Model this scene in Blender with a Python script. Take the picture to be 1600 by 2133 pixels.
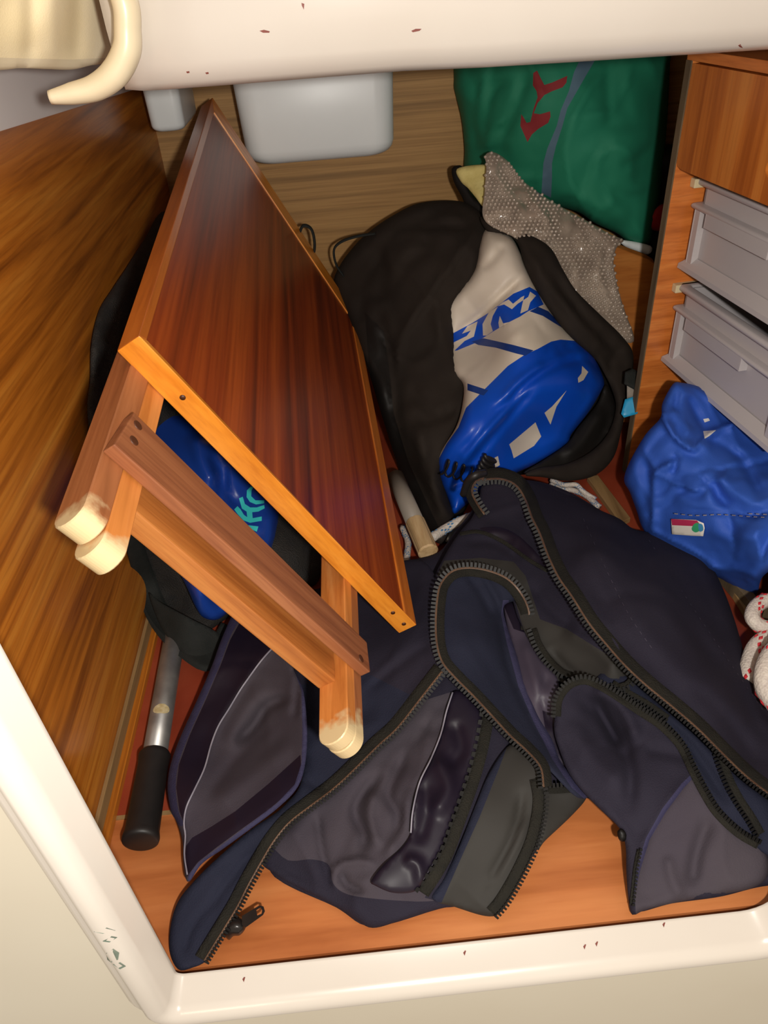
import bpy, bmesh, math, random
import numpy as np
from mathutils import Vector, Matrix, noise
from mathutils.geometry import delaunay_2d_cdt
random.seed(7)
for o in list(bpy.data.objects): bpy.data.objects.remove(o)
scn = bpy.context.scene
COL = scn.collection
# ------------------------------------------------------------------ camera
F = 1532.; CX, CY = 800., 1066.5; H = .62
_D = np.array([157., -2060., -F]); _D /= np.linalg.norm(_D)
_Y = np.array([-150., 1127.5, -F]); _Y -= _D*(_Y@_D); _Y /= np.linalg.norm(_Y)
_X = np.cross(_Y, -_D)
R = np.array([_X, _Y, -_D])
CAM = np.array([0., 0., H])
cd = bpy.data.cameras.new('camera'); cam = bpy.data.objects.new('camera', cd); COL.objects.link(cam)
cd.sensor_fit = 'HORIZONTAL'; cd.sensor_width = 36; cd.lens = F/1600*36
cd.clip_start = .01; cd.clip_end = 20
M4 = Matrix([list(r) for r in R]).to_4x4(); M4.translation = Vector(CAM)
cam.matrix_world = M4; scn.camera = cam
# ------------------------------------------------------------------ light, world, exposure
w = bpy.data.worlds.new('world'); scn.world = w; w.use_nodes = True
w.node_tree.nodes['Background'].inputs[0].default_value = (1, .86, .70, 1)
w.node_tree.nodes['Background'].inputs[1].default_value = .6
def lamp(name, loc, power, radius, colour):
    l = bpy.data.lights.new(name, 'POINT'); l.energy = power; l.shadow_soft_size = radius; l.color = colour
    o = bpy.data.objects.new(name, l); COL.objects.link(o); o.location = loc
lamp('camera_flash', (.06, -.09, .632), 20, .012, (1, .95, .88))
lamp('warm_fill', (-.35, -1.1, 1.15), 7, .12, (1, .80, .58))  # added warm fill from behind the camera, no visible source
vs = scn.view_settings; vs.view_transform = 'Standard'; vs.look = 'None'; vs.gamma = 1; vs.exposure = 0.0
vs.use_curve_mapping = False

# ------------------------------------------------------------------ helpers
def ray(u, v):
    u = np.asarray(u, float); v = np.asarray(v, float)
    c = np.stack([(u-CX)/F, -(v-CY)/F, -np.ones_like(u)], -1)
    return c@R.T
def tz(u, v, z=0): return (z-H)/ray(u, v)[..., 2]
def ty(u, v, y): return y/ray(u, v)[..., 1]
def tx(u, v, x): return x/ray(u, v)[..., 0]
def P(u, v, **k):
    m, a = list(k.items())[0]
    t = dict(z=tz, y=ty, x=tx, t=lambda u, v, a: a)[m](u, v, a)
    return Vector(CAM + ray(u, v)*t)
def lin(c):
    return tuple(((x/255)/12.92 if x/255 <= .04045 else ((x/255+.055)/1.055)**2.4) for x in c)
def srgb(*c): return lin(c)+(1.,)

def mat(name, col, rough=.6, spec=.5, metal=0, noise_amt=.0, noise_scale=40, col2=None, bump=0, bump_scale=200, coat=0, sheen=0, weave=0, alpha=1):
    m = bpy.data.materials.new(name); m.use_nodes = True
    nt = m.node_tree; b = nt.nodes['Principled BSDF']
    b.inputs['Base Color'].default_value = srgb(*col); b.inputs['Roughness'].default_value = rough
    b.inputs['Specular IOR Level'].default_value = spec; b.inputs['Metallic'].default_value = metal
    b.inputs['Coat Weight'].default_value = coat; b.inputs['Coat Roughness'].default_value = .12
    b.inputs['Sheen Weight'].default_value = sheen
    b.inputs['Alpha'].default_value = alpha
    tc = nt.nodes.new('ShaderNodeTexCoord')
    if noise_amt or col2:
        n = nt.nodes.new('ShaderNodeTexNoise'); n.inputs['Scale'].default_value = noise_scale; n.inputs['Detail'].default_value = 6
        nt.links.new(tc.outputs['Object'], n.inputs['Vector'])
        r = nt.nodes.new('ShaderNodeValToRGB'); r.color_ramp.elements[0].position = .35; r.color_ramp.elements[1].position = .68
        c2 = col2 or tuple(min(255, x*(1+noise_amt)) for x in col)
        c1 = col if col2 else tuple(x*(1-noise_amt) for x in col)
        r.color_ramp.elements[0].color = srgb(*c1); r.color_ramp.elements[1].color = srgb(*c2)
        nt.links.new(n.outputs['Fac'], r.inputs['Fac']); nt.links.new(r.outputs['Color'], b.inputs['Base Color'])
    if bump or weave:
        if weave:
            a = nt.nodes.new('ShaderNodeTexVoronoi'); a.inputs['Scale'].default_value = weave; out = a.outputs['Distance']
            bump = bump or .2
        else:
            a = nt.nodes.new('ShaderNodeTexNoise'); a.inputs['Scale'].default_value = bump_scale; a.inputs['Detail'].default_value = 4; out = a.outputs['Fac']
        nt.links.new(tc.outputs['Object'], a.inputs['Vector'])
        bp = nt.nodes.new('ShaderNodeBump'); bp.inputs['Strength'].default_value = bump; bp.inputs['Distance'].default_value = .001
        nt.links.new(out, bp.inputs['Height']); nt.links.new(bp.outputs['Normal'], b.inputs['Normal'])
    return m

def wood(name, c1, c2, c3, scale=(60, 2.5, 60), rough=.35, coat=0, streak=.5, spec=.5, patch=.5, coatr=.15):
    # grain long along the axis with the small scale value
    m = bpy.data.materials.new(name); m.use_nodes = True
    nt = m.node_tree; b = nt.nodes['Principled BSDF']; L = nt.links
    b.inputs['Roughness'].default_value = rough; b.inputs['Coat Weight'].default_value = coat; b.inputs['Specular IOR Level'].default_value = spec
    b.inputs['Coat Roughness'].default_value = coatr
    tc = nt.nodes.new('ShaderNodeTexCoord')
    mp = nt.nodes.new('ShaderNodeMapping'); mp.inputs['Scale'].default_value = scale
    L.new(tc.outputs['Object'], mp.inputs['Vector'])
    n1 = nt.nodes.new('ShaderNodeTexNoise'); n1.inputs['Scale'].default_value = 1; n1.inputs['Detail'].default_value = 5; n1.inputs['Distortion'].default_value = .6
    L.new(mp.outputs['Vector'], n1.inputs['Vector'])
    mp2 = nt.nodes.new('ShaderNodeMapping'); mp2.inputs['Scale'].default_value = tuple(s*6 for s in scale)
    L.new(tc.outputs['Object'], mp2.inputs['Vector'])
    n2 = nt.nodes.new('ShaderNodeTexNoise'); n2.inputs['Scale'].default_value = 1; n2.inputs['Detail'].default_value = 3
    L.new(mp2.outputs['Vector'], n2.inputs['Vector'])
    r = nt.nodes.new('ShaderNodeValToRGB'); e = r.color_ramp.elements
    e[0].position = .3; e[0].color = srgb(*c1); e[1].position = .72; e[1].color = srgb(*c3)
    k = e.new(.5); k.color = srgb(*c2)
    L.new(n1.outputs['Fac'], r.inputs['Fac'])
    mx = nt.nodes.new('ShaderNodeMix'); mx.data_type = 'RGBA'; mx.blend_type = 'MULTIPLY'
    r2 = nt.nodes.new('ShaderNodeValToRGB'); r2.color_ramp.elements[0].position = .3; r2.color_ramp.elements[0].color = (streak, streak*.85, streak*.8, 1)
    r2.color_ramp.elements[1].position = .55; r2.color_ramp.elements[1].color = (1, 1, 1, 1)
    L.new(n2.outputs['Fac'], r2.inputs['Fac'])
    mx.inputs[0].default_value = patch
    L.new(r.outputs['Color'], mx.inputs[6]); L.new(r2.outputs['Color'], mx.inputs[7]); L.new(mx.outputs[2], b.inputs['Base Color'])
    bp = nt.nodes.new('ShaderNodeBump'); bp.inputs['Strength'].default_value = .12; bp.inputs['Distance'].default_value = .0006
    L.new(n2.outputs['Fac'], bp.inputs['Height']); L.new(bp.outputs['Normal'], b.inputs['Normal'])
    return m

M = {}
M['teak'] = wood('teak_veneer', (140, 76, 22), (196, 116, 36), (220, 146, 56), (110, 2.2, 60), .34, .12, .55)
M['back'] = wood('oak_ply', (150, 112, 62), (182, 138, 80), (196, 152, 92), (1.5, 90, 110), .6, 0, .6)
M['floor'] = wood('floor_ply', (164, 92, 46), (192, 116, 64), (206, 132, 78), (3, 30, 30), .42, .1, .8, patch=.35)
M['floorb'] = wood('painted_floor', (120, 48, 30), (150, 62, 40), (166, 78, 52), (6, 6, 6), .3, .3, .8, patch=.3)
M['batten'] = wood('raw_batten', (118, 88, 50), (150, 118, 74), (166, 132, 88), (40, 3, 40), .7, 0, .7)
M['mahog'] = wood('mahogany_panel', (92, 34, 12), (140, 56, 18), (170, 78, 26), (50, 1.2, 50), .36, 0, .6, spec=.45)
M['honey'] = wood('honey_edge', (206, 120, 30), (226, 140, 42), (236, 156, 58), (9, 60, 60), .35, .3, .75)
M['honeyy'] = wood('honey_edge_long', (170, 88, 26), (196, 108, 36), (214, 128, 48), (40, 3, 40), .35, .3, .7)
M['legred'] = wood('worn_red_slat', (138, 82, 46), (160, 98, 58), (180, 116, 72), (60, 3, 60), .5, .1, .7)
M['legorange'] = wood('orange_slat', (178, 106, 46), (206, 128, 62), (218, 146, 80), (60, 3, 60), .4, .2, .75)
def worn(m, thr):
    nt = m.node_tree; b = nt.nodes['Principled BSDF']; L = nt.links
    src = b.inputs['Base Color'].links[0].from_socket
    tc = nt.nodes.new('ShaderNodeTexCoord'); sx = nt.nodes.new('ShaderNodeSeparateXYZ'); L.new(tc.outputs['Object'], sx.inputs[0])
    n = nt.nodes.new('ShaderNodeTexNoise'); n.inputs['Scale'].default_value = 70; n.inputs['Detail'].default_value = 5; L.new(tc.outputs['Object'], n.inputs['Vector'])
    a = nt.nodes.new('ShaderNodeMath'); a.operation = 'MULTIPLY_ADD'; L.new(n.outputs['Fac'], a.inputs[0]); a.inputs[1].default_value = .045; L.new(sx.outputs['Y'], a.inputs[2])
    r = nt.nodes.new('ShaderNodeMapRange'); L.new(a.outputs[0], r.inputs[0]); r.inputs[1].default_value = thr+.012; r.inputs[2].default_value = thr+.024; r.inputs[3].default_value = 1; r.inputs[4].default_value = 0
    mx = nt.nodes.new('ShaderNodeMix'); mx.data_type = 'RGBA'; L.new(r.outputs[0], mx.inputs[0]); L.new(src, mx.inputs[6]); mx.inputs[7].default_value = srgb(210, 186, 142)
    L.new(mx.outputs[2], b.inputs['Base Color']); return m
worn(M['legred'], -.119); worn(M['legorange'], -.127)
M['bar'] = wood('cross_bar_wood', (120, 68, 40), (146, 88, 54), (160, 102, 64), (4, 80, 80), .5, .1, .65)
M['barb'] = wood('cross_bar_orange', (150, 86, 36), (178, 108, 50), (190, 122, 60), (4, 80, 80), .45, .1, .65)
M['plyedge'] = wood('ply_edge', (84, 70, 50), (104, 88, 64), (116, 100, 76), (40, 40, 5), .8, 0, .7)
M['cabface'] = wood('cabinet_veneer', (178, 96, 38), (212, 122, 54), (226, 142, 70), (6, 6, 60), .38, .15, .7)
M['drawer'] = wood('drawer_veneer', (164, 84, 26), (202, 116, 44), (216, 136, 60), (44, 44, 2.5), .38, .15, .7)
M['board'] = wood('board_wood', (146, 82, 30), (180, 108, 44), (196, 126, 58), (4, 40, 40), .4, .2, .7)
M['dowel'] = wood('pale_dowel', (170, 140, 98), (198, 168, 124), (212, 184, 142), (60, 4, 60), .6, 0, .8)
M['gel'] = mat('gelcoat', (206, 198, 188), .22, noise_scale=5, col2=(212, 205, 196), coat=.25)
M['gelw'] = mat('gelcoat_wall', (206, 198, 180), .4, noise_scale=3, col2=(212, 206, 190))
M['liner'] = mat('liner_gelcoat', (236, 230, 230), .35, noise_scale=8, col2=(240, 234, 232))
M['tub'] = mat('tub_plastic', (236, 242, 242), .35, noise_scale=12, col2=(240, 246, 246))
M['flange'] = mat('cream_trim', (228, 212, 178), .35, noise_scale=20, col2=(234, 220, 190))
M['curtain'] = mat('cream_curtain', (244, 226, 182), .85, noise_scale=14, col2=(248, 234, 200), weave=900, bump=.1)
M['alu'] = mat('dull_aluminium', (170, 168, 164), .45, metal=.75, noise_scale=40, col2=(140, 138, 136))
M['spot'] = mat('glue_spot', (214, 200, 160), .7, noise_scale=300, col2=(190, 170, 120))
M['rubber'] = mat('black_rubber', (34, 31, 30), .5, noise_scale=80, col2=(28, 26, 26))
M['mesh'] = mat('black_mesh_fabric', (42, 38, 34), .8, noise_scale=60, col2=(30, 28, 27), weave=700, bump=.9)
M['web'] = mat('black_webbing', (36, 38, 36), .8, spec=.3, noise_scale=60, col2=(30, 33, 31), weave=900, bump=.3)
M['black'] = mat('black_nylon', (46, 39, 34), .85, spec=.2, noise_scale=9, col2=(40, 34, 30), bump=.25, bump_scale=120)
M['blackin'] = mat('black_lining', (22, 20, 19), .6, spec=.3, noise_scale=9, col2=(28, 25, 23))
M['dryblue'] = mat('dry_bag_blue', (10, 72, 190), .38, spec=.4, noise_scale=8, col2=(14, 82, 200), coat=.05)
M['drydark'] = mat('dry_bag_dark_blue', (20, 56, 132), .4, noise_scale=8, col2=(24, 62, 140))
M['drywhite'] = mat('dry_bag_white', (214, 202, 184), .5, noise_scale=8, col2=(220, 208, 194))
M['navyblue'] = mat('blue_pvc', (26, 62, 150), .3, noise_scale=10, col2=(30, 68, 158), coat=.2)
M['teal'] = mat('teal_print', (60, 206, 206), .4, noise_scale=10, col2=(70, 214, 210))
M['green'] = mat('green_cotton', (26, 124, 92), .75, noise_scale=5, col2=(32, 134, 102), bump=.35, bump_scale=45)
M['redp'] = mat('dark_red_print', (146, 44, 48), .8, noise_scale=30, col2=(136, 38, 42))
M['slate'] = mat('slate_tape', (92, 122, 140), .8, noise_scale=30, col2=(84, 112, 132))
M['foam'] = mat('yellow_foam', (230, 214, 140), .9, noise_scale=60, col2=(214, 196, 118), bump=.6, bump_scale=300)
M['bubble'] = mat('bubble_film', (180, 164, 148), .25, noise_scale=30, col2=(150, 134, 120), spec=.8, coat=.6)
M['bubbleb'] = mat('bubble_domes', (188, 172, 156), .12, noise_scale=60, col2=(160, 144, 130), spec=.9, coat=.9)
M['bin'] = mat('grey_bin_plastic', (184, 178, 180), .35, noise_scale=10, col2=(188, 182, 182))
M['cream'] = mat('cream_runner', (222, 206, 166), .5, noise_scale=20, col2=(214, 198, 156))
M['bluenyl'] = mat('blue_nylon', (44, 84, 178), .65, spec=.3, noise_scale=12, col2=(52, 94, 190), weave=800, bump=.15)
M['tag'] = mat('white_tag', (232, 228, 220), .6, noise_scale=20, col2=(226, 222, 214))
M['pink'] = mat('magenta_print', (190, 50, 92), .6, noise_scale=20, col2=(180, 44, 84))
M['grn'] = mat('green_print', (60, 170, 110), .6, noise_scale=20, col2=(50, 160, 120))
M['lblue'] = mat('light_blue_print', (70, 150, 200), .6, noise_scale=20, col2=(60, 140, 190))
M['rope'] = mat('white_braid', (214, 204, 192), .6, noise_scale=300, col2=(196, 184, 176), weave=420, bump=.6)
M['ropered'] = mat('red_fleck', (206, 44, 54), .6, noise_scale=200, col2=(190, 36, 48))
M['cordb'] = mat('blue_fleck', (90, 140, 180), .6, noise_scale=200, col2=(70, 120, 170))
M['navy'] = mat('navy_canvas', (36, 33, 46), .85, spec=.2, noise_scale=10, col2=(42, 39, 52), weave=900, bump=.3)
M['seam'] = mat('dark_seam_thread', (64, 58, 74), .7, noise_scale=60, col2=(56, 52, 66))
M['navyd'] = mat('navy_canvas_deep', (31, 34, 50), .85, spec=.2, noise_scale=10, col2=(37, 39, 56), weave=900, bump=.3)
M['lining'] = mat('grey_navy_lining', (70, 64, 71), .85, spec=.2, noise_scale=9, col2=(64, 58, 68), weave=900, bump=.2)
M['satin'] = mat('dark_satin', (26, 19, 33), .5, noise_scale=9, col2=(31, 24, 40), spec=.35)
M['satinl'] = mat('plum_satin', (74, 66, 80), .5, noise_scale=9, col2=(60, 54, 68), spec=.4)
M['edging'] = mat('navy_edging', (50, 48, 76), .8, spec=.25, noise_scale=20, col2=(56, 54, 82), weave=700, bump=.3)
M['blk'] = mat('black_patch', (44, 42, 40), .7, spec=.3, noise_scale=12, col2=(50, 48, 45))
M['ziptape'] = mat('zip_tape', (38, 36, 31), .9, spec=.2, noise_scale=60, col2=(31, 30, 27), weave=700, bump=.6)
M['spine'] = mat('zip_spine', (110, 84, 66), .5, noise_scale=90, col2=(90, 66, 52))
M['teeth'] = mat('zip_teeth', (11, 10, 10), .5, noise_scale=90, col2=(16, 14, 14), spec=.3)
M['pull'] = mat('zip_slider', (34, 30, 30), .28, noise_scale=60, col2=(40, 36, 34), metal=.3)
M['thread'] = mat('pale_thread', (150, 146, 158), .6, noise_scale=60, col2=(130, 126, 140))
M['cyan'] = mat('cyan_plastic', (40, 160, 210), .4, noise_scale=20, col2=(44, 168, 216))
M['greyp'] = mat('grey_plastic', (150, 140, 128), .5, noise_scale=20, col2=(142, 134, 124))
M['stain'] = mat('grey_green_smudge', (96, 112, 100), .6, noise_scale=90, col2=(128, 140, 128))
M['chip'] = mat('red_chip', (136, 74, 64), .6, noise_scale=90, col2=(120, 64, 56))
M['screw'] = mat('screw_plug', (84, 44, 20), .5, noise_scale=90, col2=(70, 36, 18))

def link(name, me, mats, parent=None, smooth=True, kind=None):
    o = bpy.data.objects.new(name, me); COL.objects.link(o)
    for m in (mats if isinstance(mats, (list, tuple)) else [mats]): me.materials.append(M[m] if isinstance(m, str) else m)
    if smooth: me.polygons.foreach_set('use_smooth', [True]*len(me.polygons))
    if parent: o.parent = parent
    if kind: o['kind'] = kind
    return o
def tag(o, label, cat, group=None):
    o['label'] = label; o['category'] = cat
    if group: o['group'] = group
    return o
def empty(name, loc=(0, 0, 0), mw=None):
    o = bpy.data.objects.new(name, None); COL.objects.link(o); o.empty_display_size = .02
    if mw is not None: o.matrix_world = mw
    else: o.location = loc
    return o
def mesh(verts, faces, name='m'):
    me = bpy.data.meshes.new(name); me.from_pydata([tuple(v) for v in verts], [], faces); me.update(); return me
def bevel_me(bm, w, seg=2):
    if w: bmesh.ops.bevel(bm, geom=list(bm.edges), offset=w, segments=seg, profile=.6, affect='EDGES', clamp_overlap=True)
def hexa(name, c, m, parent=None, bev=.0015, kind=None, smooth=True):
    """eight corners: four of one face in order, four of the opposite face in the same order"""
    bm = bmesh.new(); v = [bm.verts.new(tuple(p)) for p in c]
    for f in ((3, 2, 1, 0), (4, 5, 6, 7), (0, 1, 5, 4), (1, 2, 6, 5), (2, 3, 7, 6), (3, 0, 4, 7)): bm.faces.new([v[i] for i in f])
    bmesh.ops.recalc_face_normals(bm, faces=bm.faces); bevel_me(bm, bev)
    me = bpy.data.meshes.new(name); bm.to_mesh(me); bm.free()
    o = link(name, me, m, parent, False, kind)
    return o
def box(name, lo, hi, m, parent=None, bev=.0015, kind=None):
    (a, b, c), (d, e, f) = lo, hi
    return hexa(name, [(a, b, c), (d, b, c), (d, e, c), (a, e, c), (a, b, f), (d, b, f), (d, e, f), (a, e, f)], m, parent, bev, kind)
def prism(name, pts, ext, m, parent=None, bev=.0015, kind=None, smooth=False):
    """pts: 3-D outline, ext: extrusion vector"""
    bm = bmesh.new(); ext = Vector(ext)
    a = [bm.verts.new(tuple(p)) for p in pts]; b = [bm.verts.new(tuple(Vector(p)+ext)) for p in pts]; n = len(pts)
    bm.faces.new(a[::-1]); bm.faces.new(b)
    for i in range(n): bm.faces.new((a[i], a[(i+1) % n], b[(i+1) % n], b[i]))
    bmesh.ops.recalc_face_normals(bm, faces=bm.faces); bevel_me(bm, bev, 1)
    me = bpy.data.meshes.new(name); bm.to_mesh(me); bm.free()
    return link(name, me, m, parent, smooth, kind)
def spline(pts, n=8, closed=False):
    p = [np.array(q, float) for q in pts]; N = len(p); out = []
    rng = range(N if closed else N-1)
    for i in rng:
        p0 = p[(i-1) % N] if (closed or i > 0) else 2*p[0]-p[1]
        p1 = p[i]; p2 = p[(i+1) % N]
        p3 = p[(i+2) % N] if (closed or i+2 < N) else 2*p[-1]-p[-2]
        for k in range(n):
            s = k/n
            out.append(.5*((2*p1)+(-p0+p2)*s+(2*p0-5*p1+4*p2-p3)*s*s+(-p0+3*p1-3*p2+p3)*s**3))
    if not closed: out.append(p[-1])
    return np.array(out)
def resample(pl, step, closed=False):
    pl = np.array(pl, float)
    if closed: pl = np.vstack([pl, pl[:1]])
    d = np.r_[0, np.cumsum(np.linalg.norm(np.diff(pl, axis=0), axis=1))]
    n = max(2, int(round(d[-1]/step))); s = np.linspace(0, d[-1], n+1)
    o = np.stack([np.interp(s, d, pl[:, k]) for k in range(pl.shape[1])], 1)
    return o[:-1] if closed else o
def inside(poly, u, v):
    poly = np.asarray(poly); c = np.zeros(len(u), bool); n = len(poly); j = n-1
    for i in range(n):
        x1, y1 = poly[i]; x2, y2 = poly[j]
        m = (y1 > v) != (y2 > v)
        with np.errstate(divide='ignore', invalid='ignore'):
            c ^= m & (u < (x2-x1)*(v-y1)/(y2-y1+1e-12)+x1)
        j = i
    return c
def pdist(pl, u, v, closed=False):
    """distance, side and arc position of points to a polyline"""
    pl = np.asarray(pl, float)
    if closed: pl = np.vstack([pl, pl[:1]])
    best = np.full(len(u), 1e9); side = np.zeros(len(u)); arc = np.zeros(len(u)); acc = 0
    for a, b in zip(pl[:-1], pl[1:]):
        d = b-a; L = math.hypot(*d)+1e-9
        s = np.clip(((u-a[0])*d[0]+(v-a[1])*d[1])/L/L, 0, 1)
        q = np.hypot(u-a[0]-s*d[0], v-a[1]-s*d[1]); m = q < best
        best[m] = q[m]; side[m] = np.sign((d[0]*(v-a[1])-d[1]*(u-a[0])))[m]; arc[m] = acc+(s*L)[m]; acc += L
    return best, side, arc/acc
def rbf(ctrl):
    """ctrl: (u, v, mode, value) -> smooth depth function over the picture of the thing"""
    U = np.array([(c[0], c[1]) for c in ctrl], float)/400
    T = np.array([dict(z=tz, y=ty, x=tx, t=lambda u, v, a: np.float64(a))[c[2]](c[0], c[1], c[3]) for c in ctrl])
    n = len(U)
    if n < 4:
        return lambda u, v: np.full(np.shape(u), T.mean())
    K = np.linalg.norm(U[:, None]-U[None], axis=2); K = np.sqrt(K**2+.01)
    A = np.c_[np.ones(n), U]; Mx = np.block([[K+1e-3*np.eye(n)*-1, A], [A.T, np.zeros((3, 3))]])
    w = np.linalg.solve(Mx, np.r_[T, 0, 0, 0])
    def f(u, v):
        q = np.stack([np.ravel(u), np.ravel(v)], 1)/400
        k = np.sqrt(np.linalg.norm(q[:, None]-U[None], axis=2)**2+.01)
        return (k@w[:n]+w[n]+q@w[n+1:]).reshape(np.shape(u))
    return f
FLOORZ = .0015
def relief(name, outline, ctrl, mats, parent=None, regions=(), creases=(), thick=.004, step=9, smooth=True, rnd=0, rndw=30,
           wrinkle=0, wscale=14, crumple=0, cscale=10, plane=None, off=0, kind=None, closed_back=True, sub=6):
    """a cloth or sack: outline as seen, own depth everywhere, real thickness; returns object and its depth function"""
    out = spline(outline, sub, True) if smooth else np.array(outline, float)
    out = resample(out, step, True) if smooth else np.vstack([resample(np.array([outline[i], outline[(i+1) % len(outline)]]), step)[:-1] for i in range(len(outline))])
    base = plane or rbf(ctrl)
    crs = [(spline(c[0], 5) if len(c[0]) > 2 else np.array(c[0], float), c[1], c[2], c[3] if len(c) > 3 else 'v') for c in creases]
    def tf(u, v):
        u = np.atleast_1d(np.asarray(u, float)); v = np.atleast_1d(np.asarray(v, float))
        t = base(u, v)-off
        for pl, amp, wd, mode in crs:
            d, s, a = pdist(pl, u, v); fade = np.clip(np.minimum(a, 1-a)*6, 0, 1)
            if mode == 'v': t = t+amp*fade*np.exp(-(d/wd)**2)
            else: t = t-amp*fade*np.exp(-np.where(s > 0, d, 0)/wd)/(1+np.exp(-np.clip(s*d/2.5, -30, 30)))
        return t
    lo = out.min(0); hi = out.max(0)
    g = [(x+(step/2 if j % 2 else 0), y) for j, y in enumerate(np.arange(lo[1], hi[1], step*.87)) for x in np.arange(lo[0], hi[0], step)]
    g = np.array(g) if g else np.zeros((0, 2))
    if len(g):
        g = g[inside(out, g[:, 0], g[:, 1])]
        d, _, _ = pdist(out, g[:, 0], g[:, 1], True); g = g[d > step*.45]
    pts = [Vector(p) for p in out]; edges = []; nb = len(out)
    regs = []
    for rg in regions:
        poly, mi = rg[0], rg[1]
        rp = spline(poly, 5, True) if (len(rg) > 2 and rg[2]) else np.array(poly, float)
        rr = np.vstack([resample(np.array([rp[i], rp[(i+1) % len(rp)]]), step)[:-1] for i in range(len(rp))])
        regs.append((rp, mi)); k = len(pts); pts += [Vector(p) for p in rr]
        edges += [(k+i, k+(i+1) % len(rr)) for i in range(len(rr))]
        if len(g):
            d, _, _ = pdist(rr, g[:, 0], g[:, 1], True); g = g[d > step*.3]
    pts += [Vector(p) for p in g]
    V, E_, Fc, *_ = delaunay_2d_cdt(pts, edges, [list(range(nb))], 1, 1e-4)
    V = np.array([tuple(v) for v in V])
    u, v = V[:, 0], V[:, 1]
    t = tf(u, v)
    db, _, _ = pdist(out, u, v, True)
    rim = np.clip(db/rndw, 0, 1); prof = np.sqrt(np.clip(1-(1-rim)**2, 0, 1))
    if rnd: t = t+rnd*(1-prof)
    r = ray(u, v)
    if wrinkle:
        W = CAM+r*t[:, None]
        nz = np.array([noise.noise(Vector(p)*wscale)+.5*noise.noise(Vector(p)*wscale*2.3+Vector((5, 1, 2))) for p in W])
        rd = np.array([1-abs(noise.noise(Vector((p[0]*1.0, p[1]*.6, p[2]))*wscale*.7+Vector((9, 3, 1))))*2.2 for p in W])
        t = t+wrinkle*(nz*.6-.8*np.clip(rd, 0, 1)**4)*np.clip(db/20, 0.15, 1)
    if crumple:
        W = CAM+r*t[:, None]; cz = []
        for p in W:
            q = Vector(p)*cscale; q += Vector((noise.noise(q*.8), noise.noise(q*.8+Vector((3, 7, 1))), noise.noise(q*.8+Vector((8, 2, 5)))))*.9
            dd_ = noise.voronoi(q)[0]; cz.append(min(dd_[1]-dd_[0], .55)-.25*dd_[0])
        t = t-crumple*(np.array(cz)-.2)*np.clip(db/25, .1, 1)
    tmax = (FLOORZ+.0005-H)/np.minimum(r[:, 2], -1e-3)
    t = np.minimum(t, tmax-.0006)
    tb = t+(thick*np.clip(.25+prof, 0, 1) if rnd else np.full(len(t), thick))
    tb = np.minimum(tb, np.maximum(tmax, t+.0003))
    A = CAM+r*t[:, None]; B = CAM+r*tb[:, None]
    n = len(A); faces = []; mi = []
    cu = np.array([V[list(f)].mean(0) for f in Fc]); fm = np.zeros(len(Fc), int)
    for rp, m_ in regs: fm[inside(rp, cu[:, 0], cu[:, 1])] = m_
    keep = inside(out, cu[:, 0], cu[:, 1]); ed = {}
    for k, f in enumerate(Fc):
        if not keep[k]: continue
        f = list(f); p = V[f]; area = (p[1][0]-p[0][0])*(p[2][1]-p[0][1])-(p[2][0]-p[0][0])*(p[1][1]-p[0][1])
        if area > 0: f = f[::-1]
        faces.append(f); mi.append(int(fm[k])); faces.append([q+n for q in f[::-1]]); mi.append(int(fm[k]))
        for i in range(3):
            e = (f[i], f[(i+1) % 3])
            if (e[1], e[0]) in ed: del ed[(e[1], e[0])]
            else: ed[e] = int(fm[k])
    for (a, b), m_ in ed.items(): faces.append([b, a, a+n, b+n]); mi.append(m_)
    me = mesh(np.vstack([A, B]), faces, name)
    o = link(name, me, mats, parent, True, kind)
    me.polygons.foreach_set('material_index', mi)
    return o, tf
def ptw(tf, u, v, off=0):
    t = tf(u, v)-off; return CAM+ray(np.atleast_1d(u), np.atleast_1d(v))*t[:, None]
def tape(name, path, w, tf, off, m, parent=None, thick=.0012, n=8, kind=None, shift=0):
    """flat band of w px lying on a surface along a path; shift moves it sideways"""
    p = resample(spline(path, n), 9); d = np.gradient(p, axis=0); d /= np.linalg.norm(d, axis=1)[:, None]
    nr = np.stack([-d[:, 1], d[:, 0]], 1); w = np.interp(np.linspace(0, 1, len(p)), np.linspace(0, 1, len(w)), w) if isinstance(w, (list, tuple)) else np.full(len(p), w)
    rows = []
    for s in (-.5, -.17, .17, .5):
        q = p+nr*(w*s+shift)[:, None]; rows.append(ptw(tf, q[:, 0], q[:, 1], off)); 
    for s in (.5, -.5):
        q = p+nr*(w*s+shift)[:, None]; rows.append(ptw(tf, q[:, 0], q[:, 1], off-thick))
    return sweep_rows(name, rows, m, parent, kind)
def sweep_rows(name, rows, m, parent=None, kind=None):
    L = len(rows[0]); K = len(rows); v = np.vstack(rows); f = []
    for k in range(K):
        for i in range(L-1): f.append((k*L+i, ((k+1) % K)*L+i, ((k+1) % K)*L+i+1, k*L+i+1))
    f.append([k*L for k in range(K)][::-1]); f.append([k*L+L-1 for k in range(K)])
    me = mesh(v, f, name); bm = bmesh.new(); bm.from_mesh(me); bmesh.ops.recalc_face_normals(bm, faces=bm.faces); bm.to_mesh(me); bm.free()
    return link(name, me, m, parent, True, kind)
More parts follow.
